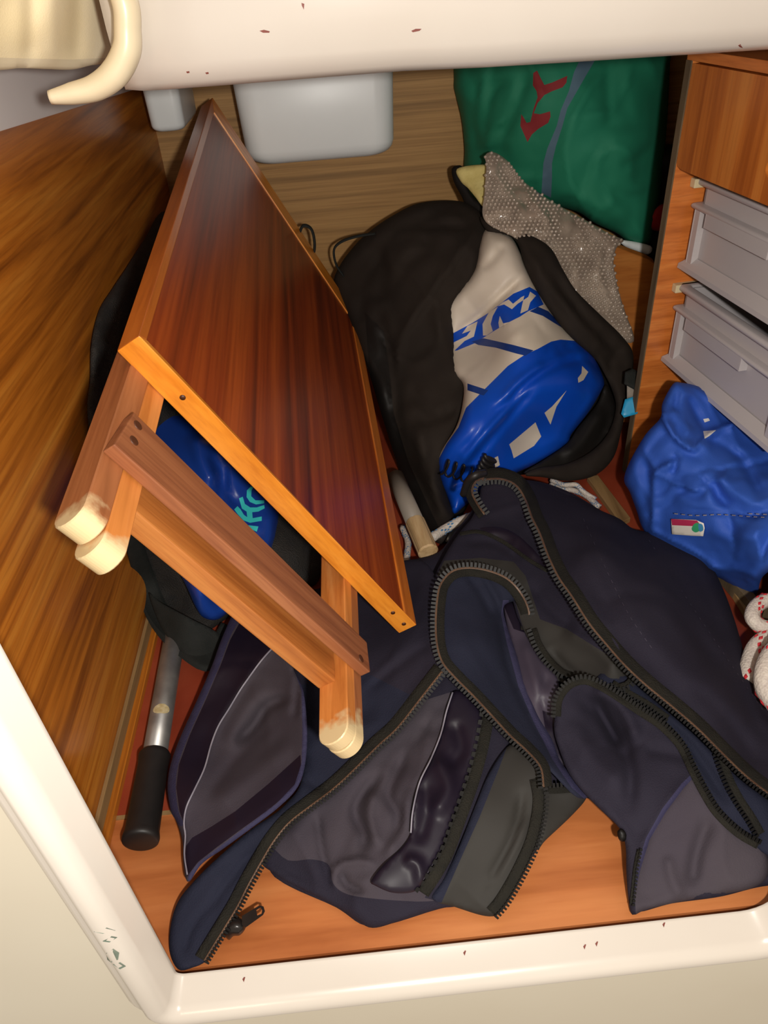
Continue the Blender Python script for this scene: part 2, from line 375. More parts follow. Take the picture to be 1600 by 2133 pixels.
def tube(name, pts, r, m, parent=None, seg=10, kind=None, sm=6, flat=1):
    p = np.array([tuple(q) for q in pts], float)
    if sm: p = spline(p, sm)
    N = len(p); r = np.interp(np.linspace(0, 1, N), np.linspace(0, 1, len(r)), r) if isinstance(r, (list, tuple)) else np.full(N, r)
    d = np.gradient(p, axis=0); d /= np.linalg.norm(d, axis=1)[:, None]+1e-12
    up = np.array([0, 0, 1.]) if abs(d[0][2]) < .9 else np.array([1., 0, 0]); a = np.cross(up, d[0]); a /= np.linalg.norm(a)
    v = []; f = []
    for i in range(N):
        a = a-d[i]*(a@d[i]); a /= np.linalg.norm(a); b = np.cross(d[i], a)
        for k in range(seg):
            th = 2*math.pi*k/seg; v.append(p[i]+r[i]*(a*math.cos(th)+b*math.sin(th)*flat))
    for i in range(N-1):
        for k in range(seg):
            k2 = (k+1) % seg; f.append((i*seg+k, i*seg+k2, (i+1)*seg+k2, (i+1)*seg+k))
    f.append(list(range(seg))[::-1]); f.append([(N-1)*seg+k for k in range(seg)])
    return link(name, mesh(v, f, name), m, parent, True, kind)
def lathe(name, a, b, prof, m, parent=None, seg=24):
    """prof: (s along a->b 0..1 or beyond in metres, radius)"""
    a = Vector(a); b = Vector(b); d = (b-a).normalized(); x = d.orthogonal().normalized(); y = d.cross(x)
    v = []; f = []
    for s, r in prof:
        for k in range(seg):
            th = 2*math.pi*k/seg; v.append(a+d*s+(x*math.cos(th)+y*math.sin(th))*r)
    for i in range(len(prof)-1):
        for k in range(seg): f.append((i*seg+k, i*seg+(k+1) % seg, (i+1)*seg+(k+1) % seg, (i+1)*seg+k))
    f.append(list(range(seg))[::-1]); f.append([(len(prof)-1)*seg+k for k in range(seg)])
    o = link(name, mesh(v, f, name), m, parent, True); return o
def zipper(parent, path, tf, off=.003, wt=24, side=1, spine=True, both=False, tsp=8.2, tl=9, shift=None):
    """tape, brown spine and moulded teeth along one zip edge"""
    sh = side*wt*.45 if shift is None else shift
    tape('zip_tape', path, wt, tf, off, 'ziptape', parent, shift=sh)
    if spine: tape('zip_spine', path, 4.5, tf, off+.0012, 'spine', parent, shift=side*2.5)
    p = resample(spline(path, 8), tsp); d = np.gradient(p, axis=0); d /= np.linalg.norm(d, axis=1)[:, None]
    nr = np.stack([-d[:, 1], d[:, 0]], 1)*-side
    v = []; f = []
    for i in range(len(p)):
        for k0, k1, wd in ((-.15, 1, .34), ):
            base = p[i]
            c = [base+nr[i]*tl*k0-d[i]*tsp*wd, base+nr[i]*tl*k0+d[i]*tsp*wd, base+nr[i]*tl*k1+d[i]*tsp*wd*.8, base+nr[i]*tl*k1-d[i]*tsp*wd*.8]
            mid = tf(*[np.array([z]) for z in base])[0]
            for o_ in (.0008, off+.0030-.0):
                for q in c: v.append(CAM+ray(q[0], q[1])*(mid-o_))
            n = len(v)-8
            for fc in ((0, 1, 2, 3), (7, 6, 5, 4), (1, 0, 4, 5), (2, 1, 5, 6), (3, 2, 6, 7), (0, 3, 7, 4)): f.append([n+j for j in fc])
    me = mesh(v, f, 'zip_teeth')
    return link('zip_teeth', me, 'teeth', parent, False, 'stuff')
def stitches(parent, path, tf, off=.0012, name='stitching', m='thread', w=2, dash=7, gap=5):
    p = resample(spline(path, 8), 2.5); v = []; f = []; i = 0; a, b = int(dash/2.5)+1, int(gap/2.5)+1
    d = np.gradient(p, axis=0); d /= np.linalg.norm(d, axis=1)[:, None]; nr = np.stack([-d[:, 1], d[:, 0]], 1)
    while i+a < len(p):
        c = [p[i]-nr[i]*w/2, p[i]+nr[i]*w/2, p[i+a]+nr[i+a]*w/2, p[i+a]-nr[i+a]*w/2]
        c = np.array(c)
        for o_ in (0, off):
            v += list(ptw(tf, c[:, 0], c[:, 1], o_))
        n = len(v)-8
        for fc in ((0, 1, 2, 3), (7, 6, 5, 4), (1, 0, 4, 5), (2, 1, 5, 6), (3, 2, 6, 7), (0, 3, 7, 4)): f.append([n+j for j in fc])
        i += a+b
    return link(name, mesh(v, f, name), m, parent, False, 'stuff')
def struct(o): o['kind'] = 'structure'; return o

# ================================================================== SETTING
XL = -.266; YB = 1.30
struct(box('floor', (XL-.01, .263, -.02), (.80, YB, 0), 'floor', bev=0))
# red painted part of the floor behind the seam
seamv = [P(262, 1696, z=.0008), P(420, 1683, z=.0008)]
ys = (seamv[0].y+seamv[1].y)/2
f2 = struct(box('trim_5', (XL, ys, 0), (.7, YB-.001, .0012), 'floorb', bev=0))
struct(box('trim_6', (XL, ys-.004, 0), (.7, ys, .0014), 'batten', bev=0))
# left wall: top edge falls towards the back
def yz(y, z, x=XL): return (x, y, z)
struct(prism('wall_left', [yz(.265, -.02), yz(YB+.01, -.02), yz(YB+.01, .495), yz(.265, .5545)], (-.018, 0, 0), 'teak', bev=0))
b0 = P(210, 1735, x=XL); 
bl = struct(prism('baseboard_left', [(XL, .266, .010), (XL, YB, .010), (XL, YB, .026), (XL, .266, .026)], (.004, 0, 0), 'batten', bev=.0008))
struct(box('trim_2', (XL, .266, 0), (XL+.010, YB, .0095), 'teak', bev=.001))
struct(box('wall_back', (XL-.02, YB, -.02), (.80, YB+.02, .80), 'back', bev=0))
struct(box('wall_right', (.80, .265, -.02), (.82, YB+.02, .80), 'back', bev=0))
struct(box('ceiling', (XL-.02, .50, .645), (.82, YB+.02, .665), 'liner', bev=0))
# fibreglass liner above the left wall
ln = struct(prism('trim_3', [yz(.265, .5545, -.267), yz(YB, .4895, -.267), yz(YB, .70, -.267), yz(.265, .70, -.267)], (-.02, 0, 0), 'liner', bev=0))
box('ledge', (-.2669, .265, .572), (-.258, YB, .577), 'liner', ln, .0015)

# opening frame, moulded fibreglass, and the wall around it
iz = .010
c0 = P(370, 2030, z=iz); c1 = P(1590, 1880, z=iz); YF = c0.y
lt = P(0, 1340, y=YF)
def frame_path():
    xl0, xr0 = c0.x, c1.x+.002; lean = (lt.x-c0.x)/(lt.z-c0.z)
    pts = []; ctr = []
    zt = .80
    pts += [((xl0+lean*(zt-iz)), zt, (-1, 0))]
    r = .006
    for k in range(7):
        a = k/6*math.pi/2; pts.append((xl0+r-r*math.cos(a), iz+r-r*math.sin(a), (-math.cos(a), -math.sin(a))))
    r = .022
    for k in range(7):
        a = k/6*math.pi/2; pts.append((xr0-r+r*math.sin(a), iz+r-r*math.cos(a), (math.sin(a), -math.cos(a))))
    pts.append((xr0, zt, (1, 0)))
    return pts
fprof = [(.030, -.012), (.003, -.0015), (0, 0), (.0012, .0015), (.0022, .020), (.005, .0265), (.0085, .0290), (.014, .0300), (.0175, .0285), (.0195, .024), (.0215, .0215), (.027, .0200), (.032, .0170), (.034, .012), (.035, .0), (.035, -.012)]
rows = []
fp = frame_path()
for u, wv in fprof:
    rows.append(np.array([[x+n[0]*u, YF-wv, z+n[1]*u] for x, z, n in fp]))
struct(sweep_rows('trim_1', rows, 'gel'))
o = .034
inner = [(x+n[0]*o, z+n[1]*o) for x, z, n in fp]
wl = [(-.9, .8), (-.9, -.45), (.9, -.45), (.9, .8)]
bm = bmesh.new()
poly = inner+[(.9, .8), (.9, -.45), (-.9, -.45), (-.9, .8)]
fa = [bm.verts.new((x, YF-.0125, z)) for x, z in poly]; fb = [bm.verts.new((x, YF-.002, z)) for x, z in poly]
n = len(fa); tri = bmesh.ops.triangle_fill
e = [bm.edges.new((fa[i], fa[(i+1) % n])) for i in range(n)]; e2 = [bm.edges.new((fb[i], fb[(i+1) % n])) for i in range(n)]
bmesh.ops.triangle_fill(bm, use_beauty=True, use_dissolve=False, edges=e); bmesh.ops.triangle_fill(bm, use_beauty=True, use_dissolve=False, edges=e2)
for i in range(n): bm.faces.new((fa[i], fa[(i+1) % n], fb[(i+1) % n], fb[i]))
bmesh.ops.recalc_face_normals(bm, faces=bm.faces); me = bpy.data.meshes.new('wall_front'); bm.to_mesh(me); bm.free()
wf = struct(link('wall_front', me, 'gelw', None, False))
# smudges and chips on the frame (small flat marks with their own thickness)
frm = bpy.data.objects['trim_1']
from mathutils.bvhtree import BVHTree
def mark(name, poly, m, parent):
    """a thin stain or chip that lies on the surface of its parent"""
    me_ = parent.data; bv = BVHTree.FromPolygons([v.co for v in me_.vertices], [tuple(p.vertices) for p in me_.polygons])
    a, b = [], []
    for u, v in poly:
        d = Vector(ray(u, v)).normalized(); h, n, _, _ = bv.ray_cast(Vector(CAM), d)
        if h is None: return
        if n.dot(d) > 0: n = -n
        a.append(h+n*.00035); b.append(h-n*.0002)
    k = len(a); f = [list(range(k)), list(range(k, 2*k))[::-1]]+[(q, (q+1) % k, k+(q+1) % k, k+q) for q in range(k)]
    return link(name, mesh(a+b, f), m, parent, False)
mark('scrape', [(248, 2036), (254, 2034), (266, 2055), (274, 2080), (268, 2084), (258, 2062)], 'stain', frm)
for q in ([(222, 1985), (236, 1976), (248, 1984), (246, 1998), (232, 2004), (224, 1998)], [(214, 1960), (232, 1950), (244, 1952), (228, 1962)], [(236, 2008), (250, 2004), (262, 2012), (250, 2018)], [(196, 1940), (222, 1932), (240, 1938), (214, 1944)]):
    mark('smudge', q, 'stain', frm)

# overhead lip
YO = .62
prof = [(.665, .012), (.648, .002), (.63, 0), (.616, .001), (.604, .006), (.596, .018), (.592, .038), (.591, .07), (.594, .12), (.602, .30), (.665, .30)]
edge = [(262, 190), (300, 192), (330, 190), (450, 181), (700, 161), (840, 150), (1000, 143), (1200, 131), (1400, 118), (1600, 105), (1750, 96)]
ept = [P(u, v, y=.620) for u, v in edge]
xe = [ept[0].x, ept[1].x]
rows = []
for (y, dz) in prof:
    rr = []
    for i, p in enumerate(ept):
        yy = y+(.014 if i == 0 else .010 if i == 1 else .003 if i == 2 else 0)*(1 if dz > .005 else .3)
        rr.append([p.x, yy, p.z+dz])
    rr.append([.86, y, ept[-1].z+dz])
    rows.append(np.array(rr))
ol = sweep_rows('trim_4', rows, 'gel'); struct(ol)
# left end flange of the lip
fl = tube('end_flange', [P(236, -60, y=.580), P(262, 10, y=.579), P(266, 60, y=.579), P(264, 105, y=.579), P(240, 152, y=.579), P(200, 182, y=.579), P(150, 195, y=.577), P(104, 203, y=.575)], [.0115, .012, .012, .0128, .0128, .0115, .0095, .006], 'flange', ol, 14, flat=.7)
for i, q in enumerate([[(541, 64), (550, 62), (562, 65), (561, 68), (548, 68)], [(857, 64), (866, 60), (878, 60), (874, 64), (860, 67)], [(1538, 94), (1543, 92), (1547, 99), (1541, 97)], [(628, 6), (634, 8), (633, 20), (629, 12)]]):
    mark('chip', q, 'chip', ol)
for q in [(388, 149), (428, 151), (870, 1700)][:2]:
    mark('chip', [(q[0], q[1]), (q[0]+6, q[1]-1), (q[0]+7, q[1]+2), (q[0]+2, q[1]+3)], 'chip', ol)
# rust flecks on the lower frame member
for (u, v) in [(488, 2008), (505, 2040), (560, 1995), (1184, 1942), (1240, 1966), (1215, 1972), (965, 1985), (700, 1990), (1380, 1926)]:
    mark('fleck', [(u, v), (u+4, v-5), (u+6, v-4), (u+3, v+6)], 'chip', frm)

# curtain at the top left
cu, ctf = relief('curtain', [(-160, -80), (60, -80), (262, -80), (256, 0), (248, 50), (240, 90), (236, 128), (190, 136), (150, 145), (100, 144), (40, 142), (0, 146), (-160, 152)],
    [(-160, -80, 'y', .46), (0, 0, 'y', .58), (60, 60, 'y', .60), (120, 0, 'y', .63), (170, 120, 'y', .67), (240, 0, 'y', .72), (236, 128, 'y', .72), (0, 146, 'y', .58), (100, 100, 'y', .625), (-160, 150, 'y', .46)],
    ['curtain', 'flange'], creases=[([(70, -80), (66, 0), (62, 140)], .004, 16), ([(165, -80), (160, 40), (158, 140)], .005, 20), ([(110, -80), (108, 140)], -.003, 16)],
    regions=[([(-160, 124), (0, 120), (60, 122), (150, 124), (236, 120), (236, 160), (-160, 170)], 1)], thick=.003, step=10, rnd=.002, rndw=10)
tag(cu, 'cream fabric curtain with a sewn hem at the top left corner', 'curtain')

# ================================================================== WHITE TUB under the deck
tb = empty('sink_tub', P(600, 355, y=1.17)); tag(tb, 'white plastic tub hanging below the deck against the back wall', 'tub')
def rbox(name, x0, x1, y0, y1, z0, z1, r, tap, m, parent, rb=.02):
    v = []; f = []; seg = 6; rings = [(z1, 0, r), (z0+rb, tap*.85, r)]+[(z0+rb*(1-math.sin(a)), tap*.85+tap*.15*math.sin(a)+rb*(1-math.cos(a)), r) for a in (.4, .8, 1.2, math.pi/2)]
    for z, ins, rr in rings:
        for cx, cy, a0 in ((x1-ins-rr, y1-ins-rr, 0), (x0+ins+rr, y1-ins-rr, 90), (x0+ins+rr, y0+ins+rr, 180), (x1-ins-rr, y0+ins+rr, 270)):
            for k in range(seg+1):
                a = math.radians(a0+90*k/seg); v.append((cx+rr*math.cos(a), cy+rr*math.sin(a), z))
    n = 4*(seg+1)
    for i in range(len(rings)-1):
        for k in range(n): f.append((i*n+k, i*n+(k+1) % n, (i+1)*n+(k+1) % n, (i+1)*n+k))
    f.append([(len(rings)-1)*n+k for k in range(n)]); f.append(list(range(n))[::-1])
    me = mesh(v, f); bm = bmesh.new(); bm.from_mesh(me); bmesh.ops.recalc_face_normals(bm, faces=bm.faces); bm.to_mesh(me); bm.free()
    ob = link(name, me, m, parent, True)
    ob.location = -parent.location if parent.type == 'EMPTY' else (0, 0, 0)
    return ob
pb = P(820, 325, y=1.165); pl_ = P(560, 352, y=1.165)
rbox('basin', -.130, pb.x+.012, 1.155, 1.295, pb.z-.001, .64, .03, .010, 'tub', tb)
ps = P(316, 275, y=1.16)
rbox('drain_box', P(300, 230, y=1.15).x, P(381, 250, y=1.15).x+.004, 1.145, 1.295, P(316, 278, y=1.15).z, .64, .012, .004, 'tub', tb, .008)

# ================================================================== CABINET on the right
a_ = Vector((.1013857, -.99484719, 0)); b_ = Vector((.99484719, .1013857, 0))
MW = Matrix(((a_.x, b_.x, 0, .387), (a_.y, b_.y, 0, .872), (0, 0, 1, 0), (0, 0, 0, 1)))
cab = empty('storage_cabinet', mw=MW); tag(cab, 'orange veneered plywood cabinet along the right side holding the grey bins', 'cabinet')
def cbox(name, lo, hi, m, bev=.001, parent=cab): return box(name, lo, hi, m, parent, bev)
# local axes: s towards the viewer, d into the cabinet, z up
cbox('side_panel', (-.011, .0008, 0), (0, .30, .520), 'cabface', .0004)
cbox('panel_edge', (-.0112, -.0006, 0), (.0002, .0010, .5203), 'plyedge', .0003)
SN = .335
cbox('side_panel', (SN-.004, .0008, 0), (SN+.007, .30, .520), 'cabface', .0004)
cbox('panel_edge', (SN-.0042, -.0006, 0), (SN+.0072, .0010, .5203), 'plyedge', .0003)
cbox('back_panel', (-.011, .30, 0), (SN+.007, .31, .52), 'cabface', .0004)
cbox('top_panel', (-.011, .0, .520), (SN+.007, .31, .530), 'cabface', .0005)
cbox('plinth', (.0, .004, 0.0015), (SN-.005, .016, .022), 'plyedge', .0006)
# rounded lower edge drawer front with finger hole
bm = bmesh.new()
def dfront():
    z0, z1, s0, s1 = .4165, .519, .0015, .330
    outl = [(s0, z1-.001), (s1, z1-.001), (s1, z0), (s0+.012, z0), (s0+.003, z0+.002), (s0, z0+.006)]
    hole = [(.178+.018*math.cos(t), .4475+.011*math.sin(t)) for t in [2*math.pi*k/20 for k in range(20)]]
    fr, bk = [], []
    for d, store in ((.0005, fr), (.010, bk)):
        vo = [bm.verts.new((s, d, z)) for s, z in outl]; vh = [bm.verts.new((s, d, z)) for s, z in hole]
        ee = [bm.edges.new((vo[i], vo[(i+1) % len(vo)])) for i in range(len(vo))]+[bm.edges.new((vh[i], vh[(i+1) % 20])) for i in range(20)]
        bmesh.ops.triangle_fill(bm, use_beauty=True, use_dissolve=False, edges=ee); store.append(vo); store.append(vh)
    for a, b in zip(fr, bk):
        for i in range(len(a)): bm.faces.new((a[i], a[(i+1) % len(a)], b[(i+1) % len(a)], b[i]))
    bmesh.ops.recalc_face_normals(bm, faces=bm.faces)
dfront(); me = bpy.data.meshes.new('drawer_front'); bm.to_mesh(me); bm.free()
link('drawer_front', me, 'drawer', cab, False)
for z in (.400, .2775):
    r_ = cbox('runner', (0, .022, z-.006), (.010, .26, z+.004), 'cream', .0012)

def make_bin(zr, label, k):
    """grey stacking bin: rim on top, rib, side posts, recessed front, foot flange"""
    root = empty('storage_bin', mw=MW @ Matrix.Translation((0, 0, zr)))
    tag(root, label, 'storage bin', 'grey bins on runners in the cabinet')
    s0, s1, d0, d1, h = .012, .232, .036, .255, .104
    # shell: open box
    bm = bmesh.new()
    def bx(lo, hi):
        vs_ = [bm.verts.new((x, y, z)) for z in (lo[2], hi[2]) for x, y in ((lo[0], lo[1]), (hi[0], lo[1]), (hi[0], hi[1]), (lo[0], hi[1]))]
        for f in ((3, 2, 1, 0), (4, 5, 6, 7), (0, 1, 5, 4), (1, 2, 6, 5), (2, 3, 7, 6), (3, 0, 4, 7)): bm.faces.new([vs_[i] for i in f])
    w = .003
    bx((s0, d0, -h+.002), (s0+w, d1, -.003)); bx((s1-w, d0, -h+.002), (s1, d1, -.003)); bx((s0, d0, -h+.002), (s1, d0+w, -.003)); bx((s0, d1-w, -h+.002), (s1, d1, -.003)); bx((s0, d0, -h), (s1, d1, -h+.004))
    bmesh.ops.recalc_face_normals(bm, faces=bm.faces)
    me = bpy.data.meshes.new('shell'); bm.to_mesh(me); bm.free(); link('shell', me, 'bin', root, False)
    def loop(name, z0, z1, out, bev=.0016):
        bm = bmesh.new(); A = []
        for (z, o_) in ((z0, out), (z1, out), (z1, -.003), (z0, -.003)):
            A.append([bm.verts.new((x, y, z)) for x, y in ((s0-o_, d0-o_), (s1+o_, d0-o_), (s1+o_, d1+o_), (s0-o_, d1+o_))])
        for i in range(4):
            for j in range(4): bm.faces.new((A[i][j], A[i][(j+1) % 4], A[(i+1) % 4][(j+1) % 4], A[(i+1) % 4][j]))
        bmesh.ops.recalc_face_normals(bm, faces=bm.faces)
        bmesh.ops.bevel(bm, geom=list(bm.edges), offset=bev, segments=3, profile=.5, affect='EDGES')
        me = bpy.data.meshes.new(name); bm.to_mesh(me); bm.free(); return link(name, me, 'bin', root, True)
    loop('rim', -.0075, .0, .0095, .0030)
    loop('rib', -.0335, -.0275, .0100, .0025)
    # sloping foot flange
    bm = bmesh.new(); A = []
    for z, o_ in ((-h+.016, .0012), (-h+.0065, .0125), (-h+.001, .0130), (-h-.001, .0100), (-h-.001, -.002)):
        A.append([bm.verts.new((x, y, z)) for x, y in ((s0-o_*.75, d0-(o_ if z < -h+.01 else .001)), (s1+o_*.75, d0-(o_ if z < -h+.01 else .001)), (s1+o_*.75, d1+o_), (s0-o_*.75, d1+o_))])
    for i in range(4):
        for j in range(4): bm.faces.new((A[i][j], A[i][(j+1) % 4], A[i+1][(j+1) % 4], A[i+1][j]))
    bmesh.ops.recalc_face_normals(bm, faces=bm.faces); me = bpy.data.meshes.new('foot_flange'); bm.to_mesh(me); bm.free(); link('foot_flange', me, 'bin', root, False)
    # front posts that stand proud and leave a recessed panel
    for sa, sb in ((s0-.0005, s0+.010), (s1-.010, s1+.0005)):
        box('front_post', (sa, d0-.0080, -h+.004), (sb, d0+.001, -.032), 'bin', root, .0006)
    box('corner_web', (s0-.0015, d0-.0085, -h+.006), (s0+.0003, d0+.02, -.030), 'bin', root, .0004)
    # grip bar hanging from the rib
    g = box('grip', (s0+.026, d0-.0098, -.0475), (s1-.075, d0-.0078, -.031), 'bin', root, .0006)
    prism('grip_cheek', [(s1-.0755, d0-.0098, -.031), (s1-.0755, d0-.0098, -.0475), (s1-.0755, d0, -.0475), (s1-.0755, d0, -.031)], (.0015, 0, 0), 'bin', root, .0003)
    box('grip_cheek', (s0+.0245, d0-.0098, -.0475), (s0+.026, d0, -.031), 'bin', root, .0003)
    return root
make_bin(.4045, 'upper grey plastic stacking bin under the wooden drawer front', 0)
make_bin(.2815, 'lower grey plastic stacking bin above the blue nylon bag, packets inside', 1)
# packets inside lower bin
pk = empty('snack_packet', mw=MW @ Matrix.Translation((.16, .12, .225)))
tag(pk, 'dark packet with yellow stripe and red print lying in the lower grey bin', 'packet')
pm = [mat('packet_dark', (70, 56, 40), .35, noise_scale=60, col2=(56, 70, 48)), mat('packet_red', (196, 60, 50), .4, noise_scale=30, col2=(180, 50, 46)), mat('packet_yellow', (214, 208, 70), .4, noise_scale=30, col2=(200, 196, 60))]
def pillow(name, sx, sy, sz, m, parent, loc=(0, 0, 0), rz=0):
    N = 12; v = []; f = []
    for s in (1, -1):
        for i in range(N+1):
            for j in range(N+1):
                x = i/N*2-1; y = j/N*2-1; h_ = (max(0, (1-x**4)*(1-y**4)))**.5
                v.append((x*sx, y*sy, s*sz*h_+.0015*math.sin(9*x+3*y)*s))
    n = (N+1)**2
    for i in range(N):
        for j in range(N):
            q = [i*(N+1)+j, (i+1)*(N+1)+j, (i+1)*(N+1)+j+1, i*(N+1)+j+1]; f.append(q); f.append([k+n for k in q[::-1]])
    o = link(name, mesh(v, f), m, parent, True); o.location = loc; o.rotation_euler.z = rz; return o
pillow('packet_body', .055, .04, .012, pm[0], pk)
for x, y, m_, sx, sy in ((-.005, -.010, 1, .012, .016), (-.038, 0, 2, .003, .03), (.025, .005, 1, .014, .012)): pillow('print_patch', sx, sy, .004, pm[m_], pk, (x, y, .0105))

# ================================================================== FOLDING TABLE
Bn = Vector((.8796450, -.0252239, .4749614)); PB = Vector((-.14127297, .45283772, .43824446)); EX = Vector((.47488481, .10248104, -.87406067)).normalized(); 
EY = Bn.cross(EX).normalized()
def plp(u, v, h=0):
    r = Vector(ray(u, v)); t = ((PB+Bn*h-Vector(CAM)).dot(Bn))/r.dot(Bn); return Vector(CAM)+r*t
B0 = plp(257, 713)
TM = Matrix(((EX.x, EY.x, Bn.x, B0.x), (EX.y, EY.y, Bn.y, B0.y), (EX.z, EY.z, Bn.z, B0.z), (0, 0, 0, 1)))
TI = TM.inverted()
table = empty('folding_table', mw=TM); tag(table, 'varnished mahogany folding table with honey edging tipped against left wall', 'folding table')
def L(u, v, h=0):
    q = TI @ plp(u, v, h); return q
cA, cB, cC, cD = [L(*p) for p in ((443, 203), (290, 699), (868, 1302), (742, 655))]
# inner corners of the raised edge strips, read on the panel plane
iA, iB, iC, iD = [L(*p) for p in ((448, 232), (309, 706), (847, 1277), (735, 663))]
TH = .020
def q3(p, h): return (p.x, p.y, h)
hexa('panel', [q3(iA, -.012), q3(iB, -.012), q3(iC, -.012), q3(iD, -.012), q3(iA, -.003), q3(iB, -.003), q3(iC, -.003), q3(iD, -.003)], 'mahog', table, 0)
for (a, b, ia, ib, m) in ((cA, cB, iA, iB, 'honeyy'), (cB, cC, iB, iC, 'honey'), (cC, cD, iC, iD, 'honeyy'), (cD, cA, iD, iA, 'honey')):
    ia2 = ia+(ia-a)*.02; 
    hexa('edge_strip', [q3(a, -TH), q3(b, -TH), q3(ib, -TH), q3(ia, -TH), q3(a, 0), q3(b, 0), q3(ib, -.0012), q3(ia, -.0012)], m, table, .0008)
for u in (.14, .92, .975):
    p = cB+(cC-cB)*u
    lathe('screw_plug', (p.x, p.y-.0004, -.009), (p.x, p.y+.002, -.009), [(0, .0022), (.001, .0022)], 'screw', table, 12)
def slat(name, x0, x1, ye, yt, h0, h1, m, parent=table, worn=True):
    """slat with rounded end in the (y, h) plane"""
    r = (h1-h0)/2; n = 10; pts = []
    for k in range(n+1):
        a = math.pi/2+math.pi*k/n; pts.append((ye+r*.9+r*.9*math.cos(a), h0+r+r*math.sin(a)))
    pts = [(yt, h1)]+pts+[(yt, h0)]
    o = prism(name, [(x0, y, h) for y, h in pts], (x1-x0, 0, 0), m, parent, .0009)
    return o
def legpair(xa, xb, xc, y1, y2, ytop, h0, skew, off_, m1, m2):
    for x0, x1, ye, dh, m in ((xa, xb-.0003, y1, .001, m1), (xb, xc, y2, 0, m2)):
        l = slat('leg', x0, x1, ye, ytop, h0, -.0205+dh, m)
        for v in l.data.vertices: v.co.x += skew*(v.co.y+off_)
legpair(.0205, .0375, .054, -.134, -.144, .33, -.0435, .03, .05, 'legred', 'legorange')
legpair(.284, .296, .308, -.150, -.151, .33, -.0455, .1, 0, 'legorange', 'legred')
c_ = [L(280, 858, -.010), L(238, 925, -.010), L(772, 1400, -.010), L(765, 1338, -.010)]
c_[0].x += 0
cb = hexa('cross_bar', [(p.x, p.y, -.0193) for p in c_]+[(p.x, p.y, -.010) for p in c_], 'bar', table, .0012)
c2 = [(.0545, -.052), (.0545, -.088), (.2755, -.094), (.2755, -.058)]
hexa('cross_bar', [(x, y, -.046) for x, y in c2]+[(x, y, -.030) for x, y in c2], 'barb', table, .0012)
for u, v in ((287, 886), (279, 918), (752, 1372)):
    q = L(u, v, -.010); lathe('screw_plug', (q.x, q.y, -.0105), (q.x, q.y, 1), [(0, .0034), (.0008, .0034), (.001, .0026)], 'screw', cb, 14)

# ================================================================== TUBE with black grip
g0 = P(292, 1755, z=.018); g1 = P(320, 1572, z=.018); g2 = P(366, 1312, z=.018)
dr = (g2-g0).normalized()
tp = empty('boat_hook_pole', g0); tag(tp, 'dull aluminium pole with a black rubber grip lying along left wall', 'pole')
Lg = (g1-g0).length
o = lathe('grip', (0, 0, 0), tuple(dr), [(0, .0135), (.0012, .0158), (.004, .0163), (.007, .0158), (.010, .0152), (Lg-.012, .0143), (Lg-.006, .0150), (Lg-.002, .0154), (Lg, .0145), (Lg+.0002, .0125)], 'rubber', tp, 32)
o = lathe('pole', tuple(dr*Lg*.9), tuple(dr*2), [(0, .0118), ((g2-g0).length-Lg*.9, .0118), ((g2-g0).length-Lg*.9+.002, .0105)], 'alu', tp, 28)
sp = P(336, 1476, z=.0295)
q = sp-g0; ax = dr*(q.dot(dr)); rad = (q-ax).normalized()
bm = bmesh.new()
rows = []
for k in range(7):
    a = (k-3)*.24; vv = []
    side = rad.cross(dr)
    for j in range(7):
        s = (j-3)/3*.006; wv = math.sqrt(max(0, 1-((j-3)/3.2)**2)); aa = a*wv
        pnt = ax+dr*s+(rad*math.cos(aa)+side*math.sin(aa))*.0122; vv.append(pnt)
    rows.append(np.array([tuple(p) for p in vv]))
v = np.vstack(rows); f = [(i*7+j, i*7+j+1, (i+1)*7+j+1, (i+1)*7+j) for i in range(6) for j in range(6)]
link('glue_spot', mesh(v, f), 'spot', tp, True)

# ================================================================== MESH BAG with blue sack behind table
mb = empty('mesh_bag', P(420, 1300, z=.0)); mb.location = (0, 0, 0)
tag(mb, 'black mesh bag slumped between table and left wall', 'mesh bag')
mc = [(330, 470, 'x', -.245), (250, 580, 'x', -.25), (195, 720, 'x', -.25), (185, 850, 'x', -.25), (230, 1000, 'x', -.245), (275, 1100, 'x', -.24), (300, 1220, 'z', .045), (380, 1350, 'z', .02), (450, 1390, 'z', .012),
      (520, 1260, 'z', .02), (430, 1180, 'z', .07), (330, 900, 'z', .17), (450, 950, 'z', .15), (640, 1130, 'z', .06), (560, 900, 'z', .10), (400, 500, 'y', 1.08), (600, 1250, 'z', .02)]
mo, mtf = relief('mesh_side', [(345, 440), (300, 500), (262, 560), (232, 605), (205, 650), (190, 720), (188, 790), (182, 860), (200, 980), (240, 1060), (272, 1090), (280, 1140), (300, 1200), (312, 1250), (350, 1310), (400, 1330), (470, 1290), (520, 1240), (600, 1230), (664, 1210), (660, 1120), (600, 1020), (500, 880), (420, 700), (420, 520)],
    mc, ['mesh'], mb, creases=[([(230, 620), (215, 760), (230, 900)], .006, 18), ([(290, 1100), (330, 1200), (410, 1290)], .006, 16), ([(620, 1050), (640, 1130), (640, 1200)], .006, 14), ([(280, 560), (250, 700), (240, 860)], -.006, 14)],
    crumple=0.012, cscale=14, thick=.03, step=9, rnd=.02, rndw=40, wrinkle=.006, wscale=24)
tape('hem_webbing', [(272, 1085), (285, 1150), (305, 1215), (325, 1270), (355, 1315), (395, 1350), (440, 1375), (470, 1300)], [30, 38, 44, 50, 52, 54, 40, 20], lambda u, v: mtf(u, v), .004, 'web', mb)
